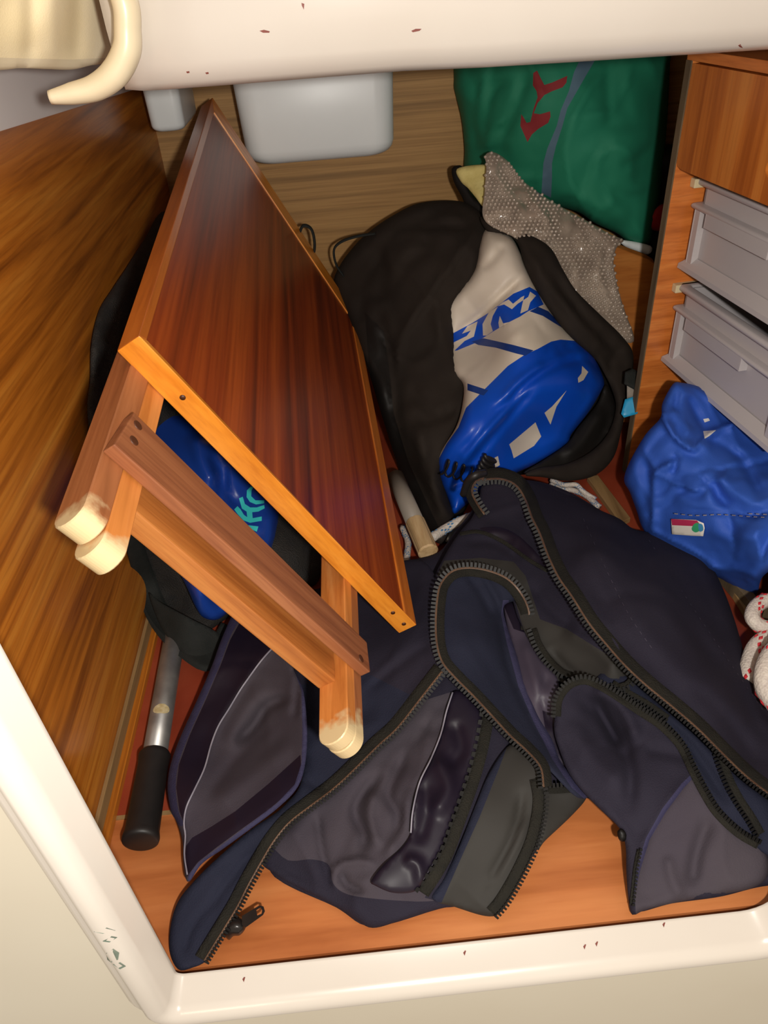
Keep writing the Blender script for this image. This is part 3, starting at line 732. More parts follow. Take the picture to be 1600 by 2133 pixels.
wb, _ = relief('webbing_end', [(310, 1235), (335, 1255), (400, 1290), (440, 1310), (462, 1330), (446, 1372), (432, 1396), (400, 1376), (365, 1345), (335, 1305)],
    [(310, 1235, 'z', .05), (335, 1305, 'z', .03), (380, 1290, 'z', .045), (432, 1396, 'z', .010), (462, 1330, 'z', .016)], ['web'], mb, thick=.003, step=8, off=.004)
# blue sack in the mesh bag
bs = empty('blue_sack'); tag(bs, 'glossy blue roll-top sack with turquoise lettering lying inside black mesh bag', 'dry sack')
def ct(l): return [(150+x/2.909, 750+y/2.909) for x, y in l]
bo, btf = relief('sack_body', [(300, 800), (345, 850), (390, 870), (450, 925), (500, 970), (560, 1030), (580, 1060), (572, 1130), (545, 1180), (505, 1240), (488, 1262), (455, 1290), (425, 1287), (408, 1265), (385, 1215), (350, 1150), (318, 1075), (300, 1010), (310, 900)],
    [(345, 850, 'z', .175), (310, 1010, 'z', .15), (450, 930, 'z', .165), (400, 1100, 'z', .12), (500, 1050, 'z', .115), (580, 1060, 'z', .09), (560, 1150, 'z', .07), (425, 1285, 'z', .045), (480, 1250, 'z', .045), (350, 1150, 'z', .10), (300, 800, 'z', .20), (440, 1190, 'z', .09)],
    ['navyblue', 'teal'], bs, creases=[([(405, 900), (420, 960), (450, 1010)], -.012, 18), ([(440, 930), (462, 1000), (450, 1080)], .012, 12), ([(475, 940), (470, 1010), (500, 1060)], .006, 10), ([(330, 1060), (390, 1170), (430, 1280)], -.012, 16), ([(400, 1120), (440, 1200), (462, 1280)], .010, 10), ([(540, 1100), (500, 1180), (480, 1250)], .008, 12), ([(560, 1060), (560, 1120), (530, 1180)], -.008, 12)],
    regions=[(ct([(1085, 765), (1060, 790), (1058, 830), (1078, 860), (1115, 875), (1165, 868), (1165, 850), (1112, 850), (1086, 825), (1088, 790), (1100, 770)]), 1),
             (ct([(1012, 838), (1035, 828), (1048, 872), (1080, 893), (1120, 893), (1165, 878), (1168, 898), (1130, 918), (1092, 922), (1095, 958), (1150, 948), (1150, 974), (1080, 986), (1040, 972), (1005, 935), (983, 905), (1003, 885), (1022, 905), (1042, 938), (1062, 952), (1058, 918), (1030, 900)]), 1),
             (ct([(1062, 1000), (1130, 1008), (1120, 1040), (1085, 1025)]), 1)],
    thick=.045, step=7, rnd=.016, rndw=26, off=.010)

# ================================================================== GREEN SAIL BAG, back right
gb = empty('green_bag'); tag(gb, 'green cotton sack with dark red arrow print at the back right', 'sail bag')
go, gtf = relief('bag_body', [(946, 165), (962, 40), (1150, 20), (1400, 20), (1396, 130), (1390, 250), (1382, 340), (1372, 420), (1362, 470), (1355, 505), (1335, 513), (1310, 505), (1285, 486), (1240, 465), (1200, 440), (1140, 430), (1060, 440), (990, 420), (968, 360), (968, 310), (962, 250), (950, 200)],
    [(946, 165, 'y', 1.23), (965, 320, 'y', 1.22), (1050, 60, 'y', 1.17), (1060, 250, 'y', 1.14), (1180, 200, 'y', 1.11), (1280, 100, 'y', 1.14), (1300, 300, 'y', 1.09), (1390, 200, 'y', 1.17), (1350, 500, 'y', 1.12), (1250, 450, 'y', 1.10), (1130, 400, 'y', 1.13), (1000, 400, 'y', 1.2), (1385, 350, 'y', 1.15)],
    ['green', 'redp', 'slate'], gb,
    regions=[([(1111, 152), (1119, 147), (1126, 162), (1134, 177), (1150, 172), (1182, 158), (1180, 172), (1172, 182), (1150, 190), (1134, 198), (1120, 215), (1112, 236), (1125, 238), (1146, 232), (1147, 243), (1142, 256), (1122, 268), (1108, 280), (1099, 296), (1092, 280), (1084, 262), (1086, 238), (1091, 245), (1097, 256), (1105, 254), (1112, 225), (1120, 203), (1118, 190), (1110, 178)], 1),
             ([(1215, 110), (1240, 125), (1228, 145), (1205, 185), (1182, 225), (1172, 262), (1158, 305), (1150, 340), (1150, 370), (1148, 412), (1128, 402), (1132, 340), (1140, 310), (1160, 262), (1168, 230), (1185, 190), (1196, 150)], 2)],
    creases=[([(1300, 110), (1230, 190), (1195, 260), (1178, 330)], .008, 9, 's'), ([(1100, 150), (1075, 220), (1040, 300)], .008, 12), ([(1180, 290), (1190, 370), (1230, 440), (1300, 500)], .012, 10, 's'), ([(1310, 180), (1270, 260), (1200, 300)], .004, 16), ([(1370, 290), (1330, 330), (1290, 350)], .005, 10), ([(1360, 400), (1310, 410), (1270, 395)], .005, 10),
             ([(970, 310), (1020, 320), (1060, 300)], .006, 12), ([(1060, 160), (1020, 200), (1010, 290)], .006, 10), ([(1000, 150), (985, 250), (1000, 320)], .005, 10)],
    crumple=0.022, cscale=7, thick=.10, step=9, rnd=.05, rndw=45, wrinkle=.006, wscale=18)
# black filler for shadow and a dark item between sack and cabinet; red cloth
dh, _ = relief('gap_filler', [(1320, 380), (1340, 320), (1400, 300), (1470, 320), (1480, 520), (1420, 600), (1360, 570), (1340, 520), (1332, 450)],
    [(1320, 400, 'y', 1.22), (1400, 350, 'y', 1.19), (1400, 550, 'y', 1.17), (1460, 450, 'y', 1.22)], ['blackin'], thick=.06, step=12, rnd=.03, rndw=40, wrinkle=.004)
tag(dh, 'dark filler for the shadow and dark item between green sack and cabinet side', 'bag')
rc, _ = relief('red_cloth', [(1362, 440), (1378, 425), (1392, 432), (1392, 470), (1380, 482), (1362, 480), (1350, 478), (1335, 482), (1345, 462)],
    [(1335, 480, 'y', 1.165), (1392, 432, 'y', 1.165), (1370, 460, 'y', 1.155), (1390, 475, 'y', 1.165)], [mat('red_cloth', (168, 26, 28), .8, noise_scale=30, col2=(150, 20, 24))], thick=.008, step=6, rnd=.005, rndw=10)
tag(rc, 'small red cloth corner showing beside the green sack', 'cloth')
wp, _ = relief('white_tray', [(1296, 500), (1355, 512), (1352, 530), (1330, 524), (1300, 512)], [(1296, 500, 'y', 1.135), (1355, 512, 'y', 1.135), (1300, 512, 'y', 1.135), (1352, 530, 'y', 1.13)], ['tub'], thick=.02, step=6, rnd=.003, rndw=6)
tag(wp, 'white plastic edge under the bottom of the green sack', 'tray')
# yellow foam and its dark wrapper
yf, _ = relief('foam_pad', [(952, 352), (1002, 343), (1030, 352), (1030, 440), (1006, 430), (990, 410), (975, 392), (960, 378)], [(952, 352, 'y', 1.145), (1002, 343, 'y', 1.13), (1006, 430, 'y', 1.09), (970, 385, 'y', 1.13), (1030, 440, 'y', 1.10), (1030, 352, 'y', 1.12)], ['foam'], thick=.02, step=6, rnd=.006, rndw=12, wrinkle=.003)
tag(yf, 'pale yellow foam corner sticking out beside the bubble wrap', 'foam')
fw, _ = relief('foam_sleeve', [(941, 352), (955, 344), (966, 352), (978, 400), (1000, 425), (1015, 445), (1000, 450), (978, 445), (962, 410), (946, 380)], [(941, 352, 'y', 1.16), (966, 352, 'y', 1.155), (1000, 425, 'y', 1.11), (978, 445, 'y', 1.12), (946, 380, 'y', 1.15)], ['blackin'], thick=.01, step=7, rnd=.003, rndw=8, off=-.006)
tag(fw, 'black sleeve edge around the yellow foam corner', 'sleeve')
# wooden board behind the bubble wrap
bd = []
for (u, v) in ((1240, 500), (1262, 506), (1352, 541), (1364, 549), (1369, 562), (1366, 600), (1358, 740), (1340, 880), (1270, 880), (1240, 700)):
    bd.append(P(u, v, y=1.10-(v-500)*.00035))
bo_ = prism('wooden_board', bd, (.0, .011, .004), 'board', None, .0008); tag(bo_, 'varnished board with a rounded corner standing behind the bubble wrap', 'board')
# bubble wrap
bw = empty('bubble_wrap'); tag(bw, 'crumpled sheet of clear bubble wrap draped over the wooden board', 'bubble wrap')
BWO = [(1013, 345), (1010, 325), (1022, 316), (1040, 322), (1062, 340), (1085, 372), (1110, 392), (1135, 410), (1165, 428), (1200, 448), (1240, 470), (1275, 490), (1300, 500), (1285, 515), (1278, 545), (1285, 590), (1296, 630), (1308, 665), (1318, 690), (1320, 712), (1300, 712), (1260, 690), (1200, 640), (1150, 560), (1080, 500), (1010, 460), (1010, 400)]
bwo, bwt = relief('film', BWO, [(1013, 330, 'y', 1.10), (1100, 400, 'y', 1.085), (1200, 460, 'y', 1.075), (1300, 500, 'y', 1.065), (1150, 520, 'y', 1.04), (1220, 580, 'y', 1.02), (1290, 600, 'y', 1.02), (1318, 700, 'y', .985), (1020, 440, 'y', 1.05), (1200, 640, 'y', 1.0), (1110, 440, 'y', 1.04)],
    ['bubble'], bw, creases=[([(1040, 330), (1090, 420), (1120, 500)], .010, 14), ([(1115, 400), (1130, 450), (1170, 520)], -.012, 12), ([(1160, 430), (1190, 480), (1190, 560)], .008, 12), ([(1270, 500), (1262, 560), (1280, 640)], .008, 10)], thick=.004, step=7, rnd=.003, rndw=10, wrinkle=.010, crumple=.012, cscale=22, wscale=26)
v = []; f = []; po = np.array(BWO)
k = 0; c45 = math.cos(.45); s45 = math.sin(.45)
for i in range(-60, 60):
    for j in range(-60, 60):
        lx = i*8.2; ly = j*8.6+(4.3 if i % 2 else 0); u = 1160+lx*c45-ly*s45*.9; vv = 520+lx*s45+ly*c45
        if not (1000 < u < 1330 and 300 < vv < 730): continue
        if not inside(po, np.array([u]), np.array([vv]))[0]: continue
        t0 = bwt(u, vv)[0]-.001; c = CAM+ray(u, vv)*t0; dx = CAM+ray(u+2, vv)*bwt(u+2, vv)[0]-.0; dy = CAM+ray(u, vv+2)*bwt(u, vv+2)[0]
        ax_ = dx-(CAM+ray(u, vv)*bwt(u, vv)[0]); ay_ = dy-(CAM+ray(u, vv)*bwt(u, vv)[0]); nn = np.cross(ay_, ax_); nn /= np.linalg.norm(nn)
        if nn@ray(u, vv) > 0: nn = -nn
        ax_ /= np.linalg.norm(ax_); ay_ = np.cross(nn, ax_); r = .0024; n0 = len(v); S = 7
        jt = random.uniform(-.0005, .0008)
        for rr, hh in ((1, -.001+jt), (.85, .0014+jt), (.45, .0022+jt)):
            for q in range(S):
                th = 2*math.pi*q/S; v.append(c+(ax_*math.cos(th)+ay_*math.sin(th))*r*rr+nn*hh)
        v.append(c+nn*(.0024+jt))
        for ring in range(2):
            for q in range(S): f.append((n0+ring*S+q, n0+ring*S+(q+1) % S, n0+(ring+1)*S+(q+1) % S, n0+(ring+1)*S+q))
        for q in range(S): f.append((n0+2*S+q, n0+2*S+(q+1) % S, n0+3*S))
link('bubbles', mesh(v, f), 'bubbleb', bw, True, 'stuff')

# ================================================================== BLACK BAG with dry bag
bk = empty('black_duffel'); tag(bk, 'open black nylon duffel slumped against back wall around the blue and white dry bag', 'duffel bag')
KB = [(700, 600), (706, 560), (740, 510), (775, 478), (820, 448), (870, 426), (930, 418), (975, 424), (1010, 452), (1060, 472), (1120, 498), (1150, 520), (1190, 590), (1240, 650), (1300, 705), (1318, 745), (1305, 830), (1292, 900), (1275, 955), (1240, 990), (1180, 1002), (1130, 992), (1080, 990), (1000, 1020), (960, 1080), (935, 1130), (905, 1120), (870, 1060), (835, 980), (800, 880), (770, 780), (740, 690)]
KC = [(700, 600, 'y', 1.12), (760, 490, 'y', 1.14), (930, 418, 'y', 1.13), (900, 560, 'y', 1.02), (800, 700, 'y', 1.0), (1000, 700, 'y', .97), (1150, 520, 'y', 1.02), (1200, 700, 'y', .95), (1318, 745, 'y', .98), (1290, 900, 'y', .90), (1200, 1000, 'z', .02), (1100, 900, 'y', .86), (930, 1120, 'z', .03), (860, 950, 'y', .84), (960, 1050, 'z', .03), (830, 980, 'y', .90)]
kbase = rbf(KC)
ko, ktf = relief('bag_back', KB, KC, ['blackin'], bk, thick=.03, step=12, rnd=.03, rndw=50, off=-.028)
KL = [(698, 600), (704, 560), (740, 510), (775, 478), (820, 448), (870, 424), (930, 417), (975, 424), (1008, 450), (1019, 484), (1008, 520), (998, 560), (984, 592), (962, 612), (946, 634), (944, 664), (947, 705), (950, 745), (965, 768), (979, 796), (979, 830), (968, 862), (948, 905), (932, 935), (921, 970), (922, 1000), (934, 1040), (944, 1072), (938, 1108), (916, 1134), (890, 1105), (862, 1060), (835, 990), (800, 880), (770, 780), (738, 690)]
lo_, ltf = relief('left_flap', KL, KC, ['black', 'blackin'], bk, creases=[([(1010, 462), (960, 530), (880, 640), (835, 720), (828, 850)], .016, 9, 's'), ([(760, 500), (800, 560), (790, 640)], .006, 16), ([(900, 640), (930, 720), (970, 800)], -.008, 16), ([(850, 800), (900, 860), (960, 850)], .006, 12),
     ([(780, 640), (820, 760), (830, 900), (880, 1040)], .014, 12), ([(870, 880), (890, 980), (925, 1080)], -.010, 14), ([(850, 900), (880, 1010), (905, 1090)], .010, 10), ([(900, 440), (880, 520), (810, 560)], .006, 18), ([(740, 700), (790, 790), (800, 850)], -.010, 12), ([(930, 930), (900, 1000), (930, 1080)], -.006, 8), ([(850, 862), (900, 878), (950, 850)], .005, 8)],
    regions=[([(760, 650), (800, 690), (812, 780), (820, 860), (850, 960), (900, 1070), (925, 1120), (905, 1125), (850, 1040), (800, 900), (770, 780)], 1)], crumple=0.016, cscale=9, thick=.02, step=9, rnd=.018, rndw=26, wrinkle=.007, wscale=16)
KR = [(1000, 452), (1035, 462), (1070, 478), (1120, 497), (1150, 520), (1172, 560), (1200, 605), (1250, 655), (1300, 705), (1320, 745), (1308, 830), (1294, 900), (1277, 955), (1240, 990), (1185, 1002), (1130, 994), (1092, 990), (1120, 975), (1180, 966), (1232, 940), (1268, 900), (1283, 850), (1275, 812), (1260, 780), (1238, 745), (1200, 712), (1168, 678), (1140, 640), (1112, 595), (1090, 545), (1080, 510), (1058, 490), (1018, 484)]
ro_, rtf = relief('right_flap', KR, KC, ['black'], bk, creases=[([(1080, 500), (1140, 590), (1220, 680), (1290, 760)], -.008, 12), ([(1150, 560), (1200, 640), (1290, 740)], .008, 10), ([(1270, 780), (1300, 860), (1270, 940)], -.006, 10), ([(1300, 720), (1270, 760), (1285, 830)], .006, 8), ([(1060, 480), (1090, 530), (1120, 570)], .006, 6)],
    crumple=0.01, cscale=10, thick=.018, step=8, rnd=.010, rndw=16, wrinkle=.004, wscale=16, off=.024)
po_, _ = relief('inner_pocket', [(1130, 960), (1180, 925), (1205, 890), (1245, 840), (1262, 800), (1278, 830), (1282, 862), (1268, 905), (1232, 945), (1182, 975), (1130, 984), (1090, 985)],
    KC, ['blackin'], bk, creases=[([(1170, 955), (1210, 925), (1260, 850)], -.010, 12), ([(1200, 965), (1245, 925), (1275, 860)], .006, 6)], thick=.008, step=8, rnd=.004, rndw=10, off=.004)
for pts, w_ in (([(716, 575), (700, 550), (696, 520), (712, 503), (745, 492), (782, 486)], .005), ([(640, 560), (655, 520), (650, 480), (632, 470), (622, 490)], .006)):
    tube('carry_strap', [P(u, v, y=1.13) for u, v in pts], w_, 'web', bk, 8, flat=.35)

db = empty('dry_bag'); tag(db, 'blue and white dry bag with bold lettering bulging from the black duffel', 'dry bag')
def cr(x, y): return (850+x*.28125, 450+y*.28125)
def cr2(x, y): return (850+x*.3125, 800+y*.3125)
DBO = [(1012, 478), (1040, 480), (1066, 495), (1085, 530), (1100, 565), (1135, 625), (1170, 675), (1205, 705), (1238, 745), (1258, 792), (1252, 815), (1225, 860), (1190, 905), (1180, 928), (1120, 965), (1065, 990), (1010, 1025), (970, 1052), (946, 1070), (934, 1040), (918, 1000), (912, 960), (925, 930), (950, 890), (962, 850), (965, 800), (940, 770), (930, 700), (928, 640), (960, 600), (990, 560), (1000, 510)]
BLUE = [cr(1240, 925), (1215, 712), (1240, 750), (1270, 790), (1260, 830), (1200, 920), (1120, 980), (1010, 1040), (946, 1085), (905, 1000), (912, 960), (930, 925), (955, 890), cr(430, 1420), cr(480, 1370), cr(620, 1230), cr(740, 1110), cr(860, 1030), cr(960, 985), cr(1060, 930), cr(1130, 915)]
band = [cr(*q) for q in [(300, 890), (345, 862), (480, 790), (600, 715), (780, 575), (900, 525), (960, 560), (1005, 655), (890, 705), (830, 745), (740, 790), (620, 862), (500, 940), (365, 995), (330, 1000)]]
wF = [cr(*q) for q in [(340, 935), (435, 888), (465, 848), (400, 872), (440, 815), (515, 780), (488, 893), (420, 925), (352, 990), (335, 1005)]]
wI = [cr(*q) for q in [(600, 712), (665, 672), (628, 740), (612, 800), (628, 852), (582, 885), (556, 885), (552, 800)]]
wN = [cr(*q) for q in [(665, 668), (712, 655), (770, 690), (812, 650), (890, 600), (905, 560), (948, 590), (905, 640), (888, 698), (832, 722), (845, 660), (862, 590), (840, 600), (778, 650), (745, 618), (700, 640)]]
wS = [cr(*q) for q in [(680, 740), (705, 795), (750, 785), (675, 828), (670, 790)]]
wT = [cr(*q) for q in [(985, 655), (1005, 660), (1035, 710), (1010, 690)]]
bl1 = [cr(*q) for q in [(470, 930), (560, 905), (780, 955), (930, 995), (870, 1035), (800, 1018), (650, 975), (520, 955)]]
bl2 = [cr(*q) for q in [(900, 705), (965, 672), (1040, 705), (1130, 800), (1180, 850), (1080, 790), (1000, 740)]]
bl3 = [cr(*q) for q in [(440, 1240), (595, 1290), (560, 1330), (440, 1290)]]
w1 = [cr2(*q) for q in [(675, 402), (850, 255), (888, 350), (840, 412), (705, 495), (690, 440)]]
w2 = [cr2(*q) for q in [(910, 192), (960, 150), (1058, 42), (990, 150), (950, 270)]]
w3 = [cr2(*q) for q in [(578, 490), (600, 480), (612, 540), (580, 560)]]
w4 = [cr(*q) for q in [(1290, 1110), (1335, 1155), (1300, 1215), (1262, 1235), (1258, 1200), (1285, 1165)]]
DC = [(c[0], c[1], c[2], c[3]) for c in KC]
do_, dtf = relief('bag_skin', DBO, KC+[(1050, 520, 'y', 1.00), (1060, 700, 'y', .90), (1100, 830, 'y', .83), (1200, 800, 'y', .87), (1020, 900, 'y', .80)], ['drywhite', 'dryblue', 'drydark'], db,
    regions=[(BLUE, 1), (band, 1), (bl1, 2), (bl2, 2), (bl3, 2), (wF, 0), (wI, 0), (wN, 0), (wS, 0), (w1, 0), (w2, 0), (w3, 0), (w4, 0)],
    creases=[([cr(340, 880), cr(480, 780), cr(640, 640), cr(860, 430)], .010, 8), ([cr(540, 400), cr(620, 320), cr(720, 200)], .006, 10), ([cr(1440, 1250), cr(1400, 1120), cr(1270, 1050), cr(1050, 1120), cr(850, 1260), cr(700, 1420)], .014, 10), 
             ([cr(1400, 1150), cr(1280, 1040), cr(1100, 1070), cr(900, 1180), cr(640, 1420)], -.010, 10), ([(1070, 840), (1010, 900), (950, 980)], -.010, 12), ([(1120, 800), (1060, 870), (960, 990)], .008, 8), ([(1180, 930), (1195, 890), (1250, 810)], -.006, 8), ([(930, 1040), (975, 1010), (1060, 985), (1180, 930)], -.006, 8),
             ([(1190, 700), (1175, 735), (1120, 760)], .006, 10), ([(960, 945), (1000, 900), (1060, 830)], .006, 8), ([(940, 1010), (965, 1005), (990, 1015)], .006, 6)],
    crumple=0.008, cscale=9, thick=.05, step=6, rnd=.03, rndw=28, off=.004)
# spiral cord
cs = empty('coiled_cord'); tag(cs, 'glossy black coiled cord resting on the foot of blue dry bag', 'cord')
def coil(p0, p1, turns, ru, n=14):
    pts = []
    for k in range(int(turns*n)+1):
        a = 2*math.pi*k/n; s = k/(turns*n); c = np.array(p0)*(1-s)+np.array(p1)*s
        d = np.array(p1)-np.array(p0); d = d/np.linalg.norm(d); nn = np.array([-d[1], d[0]])
        q = c+nn*ru*math.cos(a)+d*ru*.35*math.sin(a); t = dtf(np.clip(q[0], 925, 1250), np.clip(q[1], 500, 1030))[0]-.022-.006*math.sin(a); pts.append(CAM+ray(*q)*t)
    return pts
tube('coil', coil((922, 972), (980, 990), 3.6, 17), .0013, 'rubber', cs, 8, sm=1)
tube('coil', coil((1022, 952), (1004, 990), 4.5, 13), .0024, 'rubber', cs, 8, sm=1)
tube('cord_tail', [P(1010, 985, t=.80), P(990, 990, t=.79), P(975, 1003, t=.80), P(965, 1030, t=.82)], .004, 'rubber', cs, 8)

# cyan clip and buckle at the cabinet foot
cy, _ = relief('plastic_tag', [(1302, 832), (1332, 822), (1334, 838), (1328, 862), (1300, 870), (1294, 862)], [(1302, 832, 'y', .885), (1332, 822, 'y', .885), (1300, 870, 'y', .87), (1328, 862, 'y', .87)], ['cyan'], smooth=False, thick=.008, step=6, rnd=.001, rndw=4)
tag(cy, 'small cyan plastic tag beside the cabinet edge', 'tag')
bu = empty('strap_buckle'); tag(bu, 'black and grey strap buckle above the cyan tag', 'buckle')
relief('buckle_body', [(1306, 800), (1330, 798), (1330, 824), (1306, 832)], [(1306, 800, 'y', .893), (1330, 798, 'y', .893), (1330, 824, 'y', .888), (1306, 832, 'y', .888)], ['greyp'], bu, smooth=False, thick=.01, step=6, rnd=.001, rndw=4)
relief('strap_end', [(1302, 775), (1318, 768), (1333, 775), (1332, 800), (1322, 812), (1300, 800)], [(1306, 775, 'y', .90), (1330, 775, 'y', .90), (1330, 800, 'y', .888), (1306, 800, 'y', .888)], ['web'], bu, smooth=False, thick=.006, step=5, rnd=.002, rndw=6)

# ================================================================== DOWEL, cords
d0 = P(893, 1152, z=.045); d1 = P(852, 1062, z=.050); d2 = P(800, 940, z=.06)
dd = (d2-d0).normalized()
dw = empty('wooden_dowel', d0); tag(dw, 'pale fluted wooden dowel poking out below the black duffel', 'dowel')
N = 30; v = []; f = []; x_ = dd.orthogonal().normalized(); y_ = dd.cross(x_); ln = [(0, .85), (.002, 1), (.058, 1), (.0582, .9)]
for s, k in ln:
    for i in range(N):
        th = 2*math.pi*i/N; r = .0128*(1-.05*(i % 5 == 0))*k; v.append(dd*s+(x_*math.cos(th)+y_*math.sin(th))*r)
for i in range(len(ln)-1):
    for k in range(N): f.append((i*N+k, i*N+(k+1) % N, (i+1)*N+(k+1) % N, (i+1)*N+k))
f += [list(range(N))[::-1], [3*N+k for k in range(N)]]
link('dowel_head', mesh(v, f), 'dowel', dw, False)
sl = lathe('grey_sleeve', tuple(dd*.058), tuple(dd*2), [(0, .0118), (.10, .0118), (.1002, .010)], 'greyp', dw, 24)
def cord(path, r, zz, label, name='cord', group=None, fleck='cordb', bend=0):
    e = empty(name); tag(e, label, 'rope', group)
    pts = [np.array(P(u, v, z=z)) for (u, v), z in zip(path, zz)]
    tube('core', pts, r, 'rope', e, 12)
    p = resample(spline(pts, 8), r*.85); vv = []; ff = []; S = 5
    d = np.gradient(p, axis=0); d /= np.linalg.norm(d, axis=1)[:, None]
    for i in range(len(p)):
        a = np.cross([0, 0, 1.], d[i]); a /= np.linalg.norm(a)+1e-9; b = np.cross(d[i], a)
        for k in range(10):
            if not ((i+k) % 9 in (0, 1) or (i-k) % 11 == 0): continue
            th = 2*math.pi*k/10+(.3 if i % 2 else 0); o_ = a*math.cos(th)+b*math.sin(th); tt = np.cross(d[i], o_); c = p[i]+o_*r*1.0
            n0 = len(vv)
            for (x, y, h_) in ((-1, 0, 0), (0, -.55, 0), (1, 0, 0), (0, .55, 0), (0, 0, .14)):
                vv.append(c+d[i]*x*r*.42+tt*y*r*.42+o_*h_*r)
            for q in range(4): ff.append((n0+q, n0+(q+1) % 4, n0+4))
    link('flecks', mesh(vv, ff), fleck, e, False, 'stuff'); return e
cord([(900, 1120), (930, 1100), (960, 1085), (1000, 1070)], .0062, [.03, .03, .035, .03], 'white and blue braided line beside the pale dowel', 'braided_line')
cord([(838, 1098), (850, 1130), (846, 1175)], .0042, [.02, .02, .02], 'thin white and blue line between table edge and dowel', 'braided_line')
cord([(1148, 1008), (1170, 1020), (1190, 1020), (1220, 1032), (1248, 1056)], .0040, [.012]*5, 'white and blue cord trailing on floor toward the cabinet', 'braided_line')
cord([(1148, 1000), (1175, 1010), (1200, 1010), (1215, 1024), (1240, 1040)], .0034, [.022, .022, .024, .018, .012], 'white and blue cord crossing over its neighbour below black duffel', 'braided_line')
sl_, _ = relief('steel_shackle', [(925, 1105), (945, 1085), (975, 1075), (995, 1080), (985, 1095), (950, 1118), (930, 1130)], [(925, 1105, 'z', .022), (975, 1075, 'z', .03), (930, 1130, 'z', .018), (985, 1095, 'z', .02)], ['alu'], thick=.01, step=6, rnd=.006, rndw=12)
tag(sl_, 'small shiny metal fitting under the braided line by the dowel', 'fitting')

# floor batten line behind and cabinet foot strip
fs = [P(1222, 1004, z=.0), P(1244, 1000, z=.0), P(1312, 1090, z=0), P(1290, 1100, z=0)]
struct(prism('trim_7', [Vector((p.x, p.y, .0013)) for p in fs], (0, 0, .008), 'batten', bev=.0006))
fs = [P(1488, 1188, z=.0), P(1510, 1185, z=.0), P(1640, 1355, z=0), P(1600, 1372, z=0)]
struct(prism('trim_8', [Vector((p.x, p.y, .0013)) for p in fs], (0, 0, .010), 'batten', bev=.0006))

# ================================================================== BLUE NYLON BAG
nb = empty('blue_nylon_bag'); tag(nb, 'crumpled blue nylon bag with small white tag below the grey bins', 'bag')
NBO = [(1402, 800), (1418, 797), (1455, 805), (1500, 828), (1550, 865), (1610, 910), (1690, 965), (1690, 1060), (1640, 1160), (1590, 1200), (1578, 1235), (1562, 1242), (1540, 1235), (1510, 1210), (1480, 1195), (1440, 1170), (1400, 1150), (1345, 1110), (1325, 1060), (1312, 1025), (1300, 1000), (1312, 962), (1345, 905), (1376, 870), (1380, 840)]
no_, ntf = relief('bag_body', NBO, [(1410, 800, 't', .86), (1300, 1000, 't', .915), (1345, 1100, 't', .89), (1560, 1240, 'z', .015), (1480, 1190, 'z', .04), (1450, 1000, 't', .80), (1400, 900, 't', .84), (1540, 890, 't', .86), (1680, 985, 't', .80), (1480, 850, 't', .88), (1690, 1060, 't', .74), (1540, 1080, 't', .765), (1590, 1190, 't', .745), (1400, 1080, 't', .84)],
    ['bluenyl', 'tag'], nb, regions=[([(1465, 873), (1476, 871), (1479, 876), (1468, 880)], 1), ([(1465, 898), (1492, 896), (1478, 908), (1468, 914)], 1)],
    creases=[([(1452, 946), (1425, 930), (1400, 908), (1378, 866), (1380, 840)], .030, 14, 's'), ([(1440, 940), (1480, 900), (1530, 878), (1560, 862)], .026, 16, 's'), ([(1430, 820), (1450, 860), (1475, 905)], .010, 10), ([(1560, 960), (1480, 915), (1450, 940)], .006, 8), ([(1356, 1120), (1358, 1040), (1362, 985), (1402, 960), (1416, 938)], .026, 14, 's'), ([(1412, 944), (1400, 990)], .010, 8),
             ([(1350, 960), (1340, 1010), (1350, 1060)], .007, 10), ([(1475, 985), (1510, 1040), (1570, 1060)], .010, 12), ([(1410, 1010), (1450, 1030), (1480, 1000)], .008, 12), ([(1520, 930), (1560, 980), (1590, 1040)], .009, 10), ([(1590, 1215), (1540, 1190), (1460, 1184)], .024, 14, 's'), ([(1420, 1060), (1500, 1068), (1600, 1075)], .003, 6),
             ([(1480, 1100), (1540, 1120), (1600, 1110)], -.006, 14), ([(1330, 950), (1310, 1000), (1330, 1050)], -.006, 10), ([(1400, 850), (1420, 880), (1440, 910)], -.008, 12)],
    crumple=.03, cscale=12, thick=.03, step=5.5, rnd=.025, rndw=26, wrinkle=.010, wscale=20)
tg, ttf = relief('care_label', [(1398, 1081), (1450, 1083), (1466, 1090), (1468, 1100), (1465, 1117), (1440, 1116), (1400, 1113)], None, ['tag', 'pink', 'grn', 'lblue'], nb, smooth=False,
    regions=[([(1398, 1081), (1452, 1084), (1458, 1092), (1446, 1096), (1400, 1094)], 1), ([(1441, 1100), (1447, 1091), (1456, 1090), (1458, 1104), (1450, 1109), (1443, 1106)], 2, True), ([(1455, 1092), (1463, 1093), (1465, 1104), (1457, 1107)], 3, True)], plane=lambda u, v: ntf(np.ravel(u), np.ravel(v)), off=.006, thick=.0012, step=6)
stitches(nb, [(1405, 1070), (1450, 1074), (1500, 1072), (1560, 1076), (1600, 1078)], ntf, .008, m='thread')
stitches(nb, [(1560, 1070), (1600, 1072)], ntf, .008, m='thread')

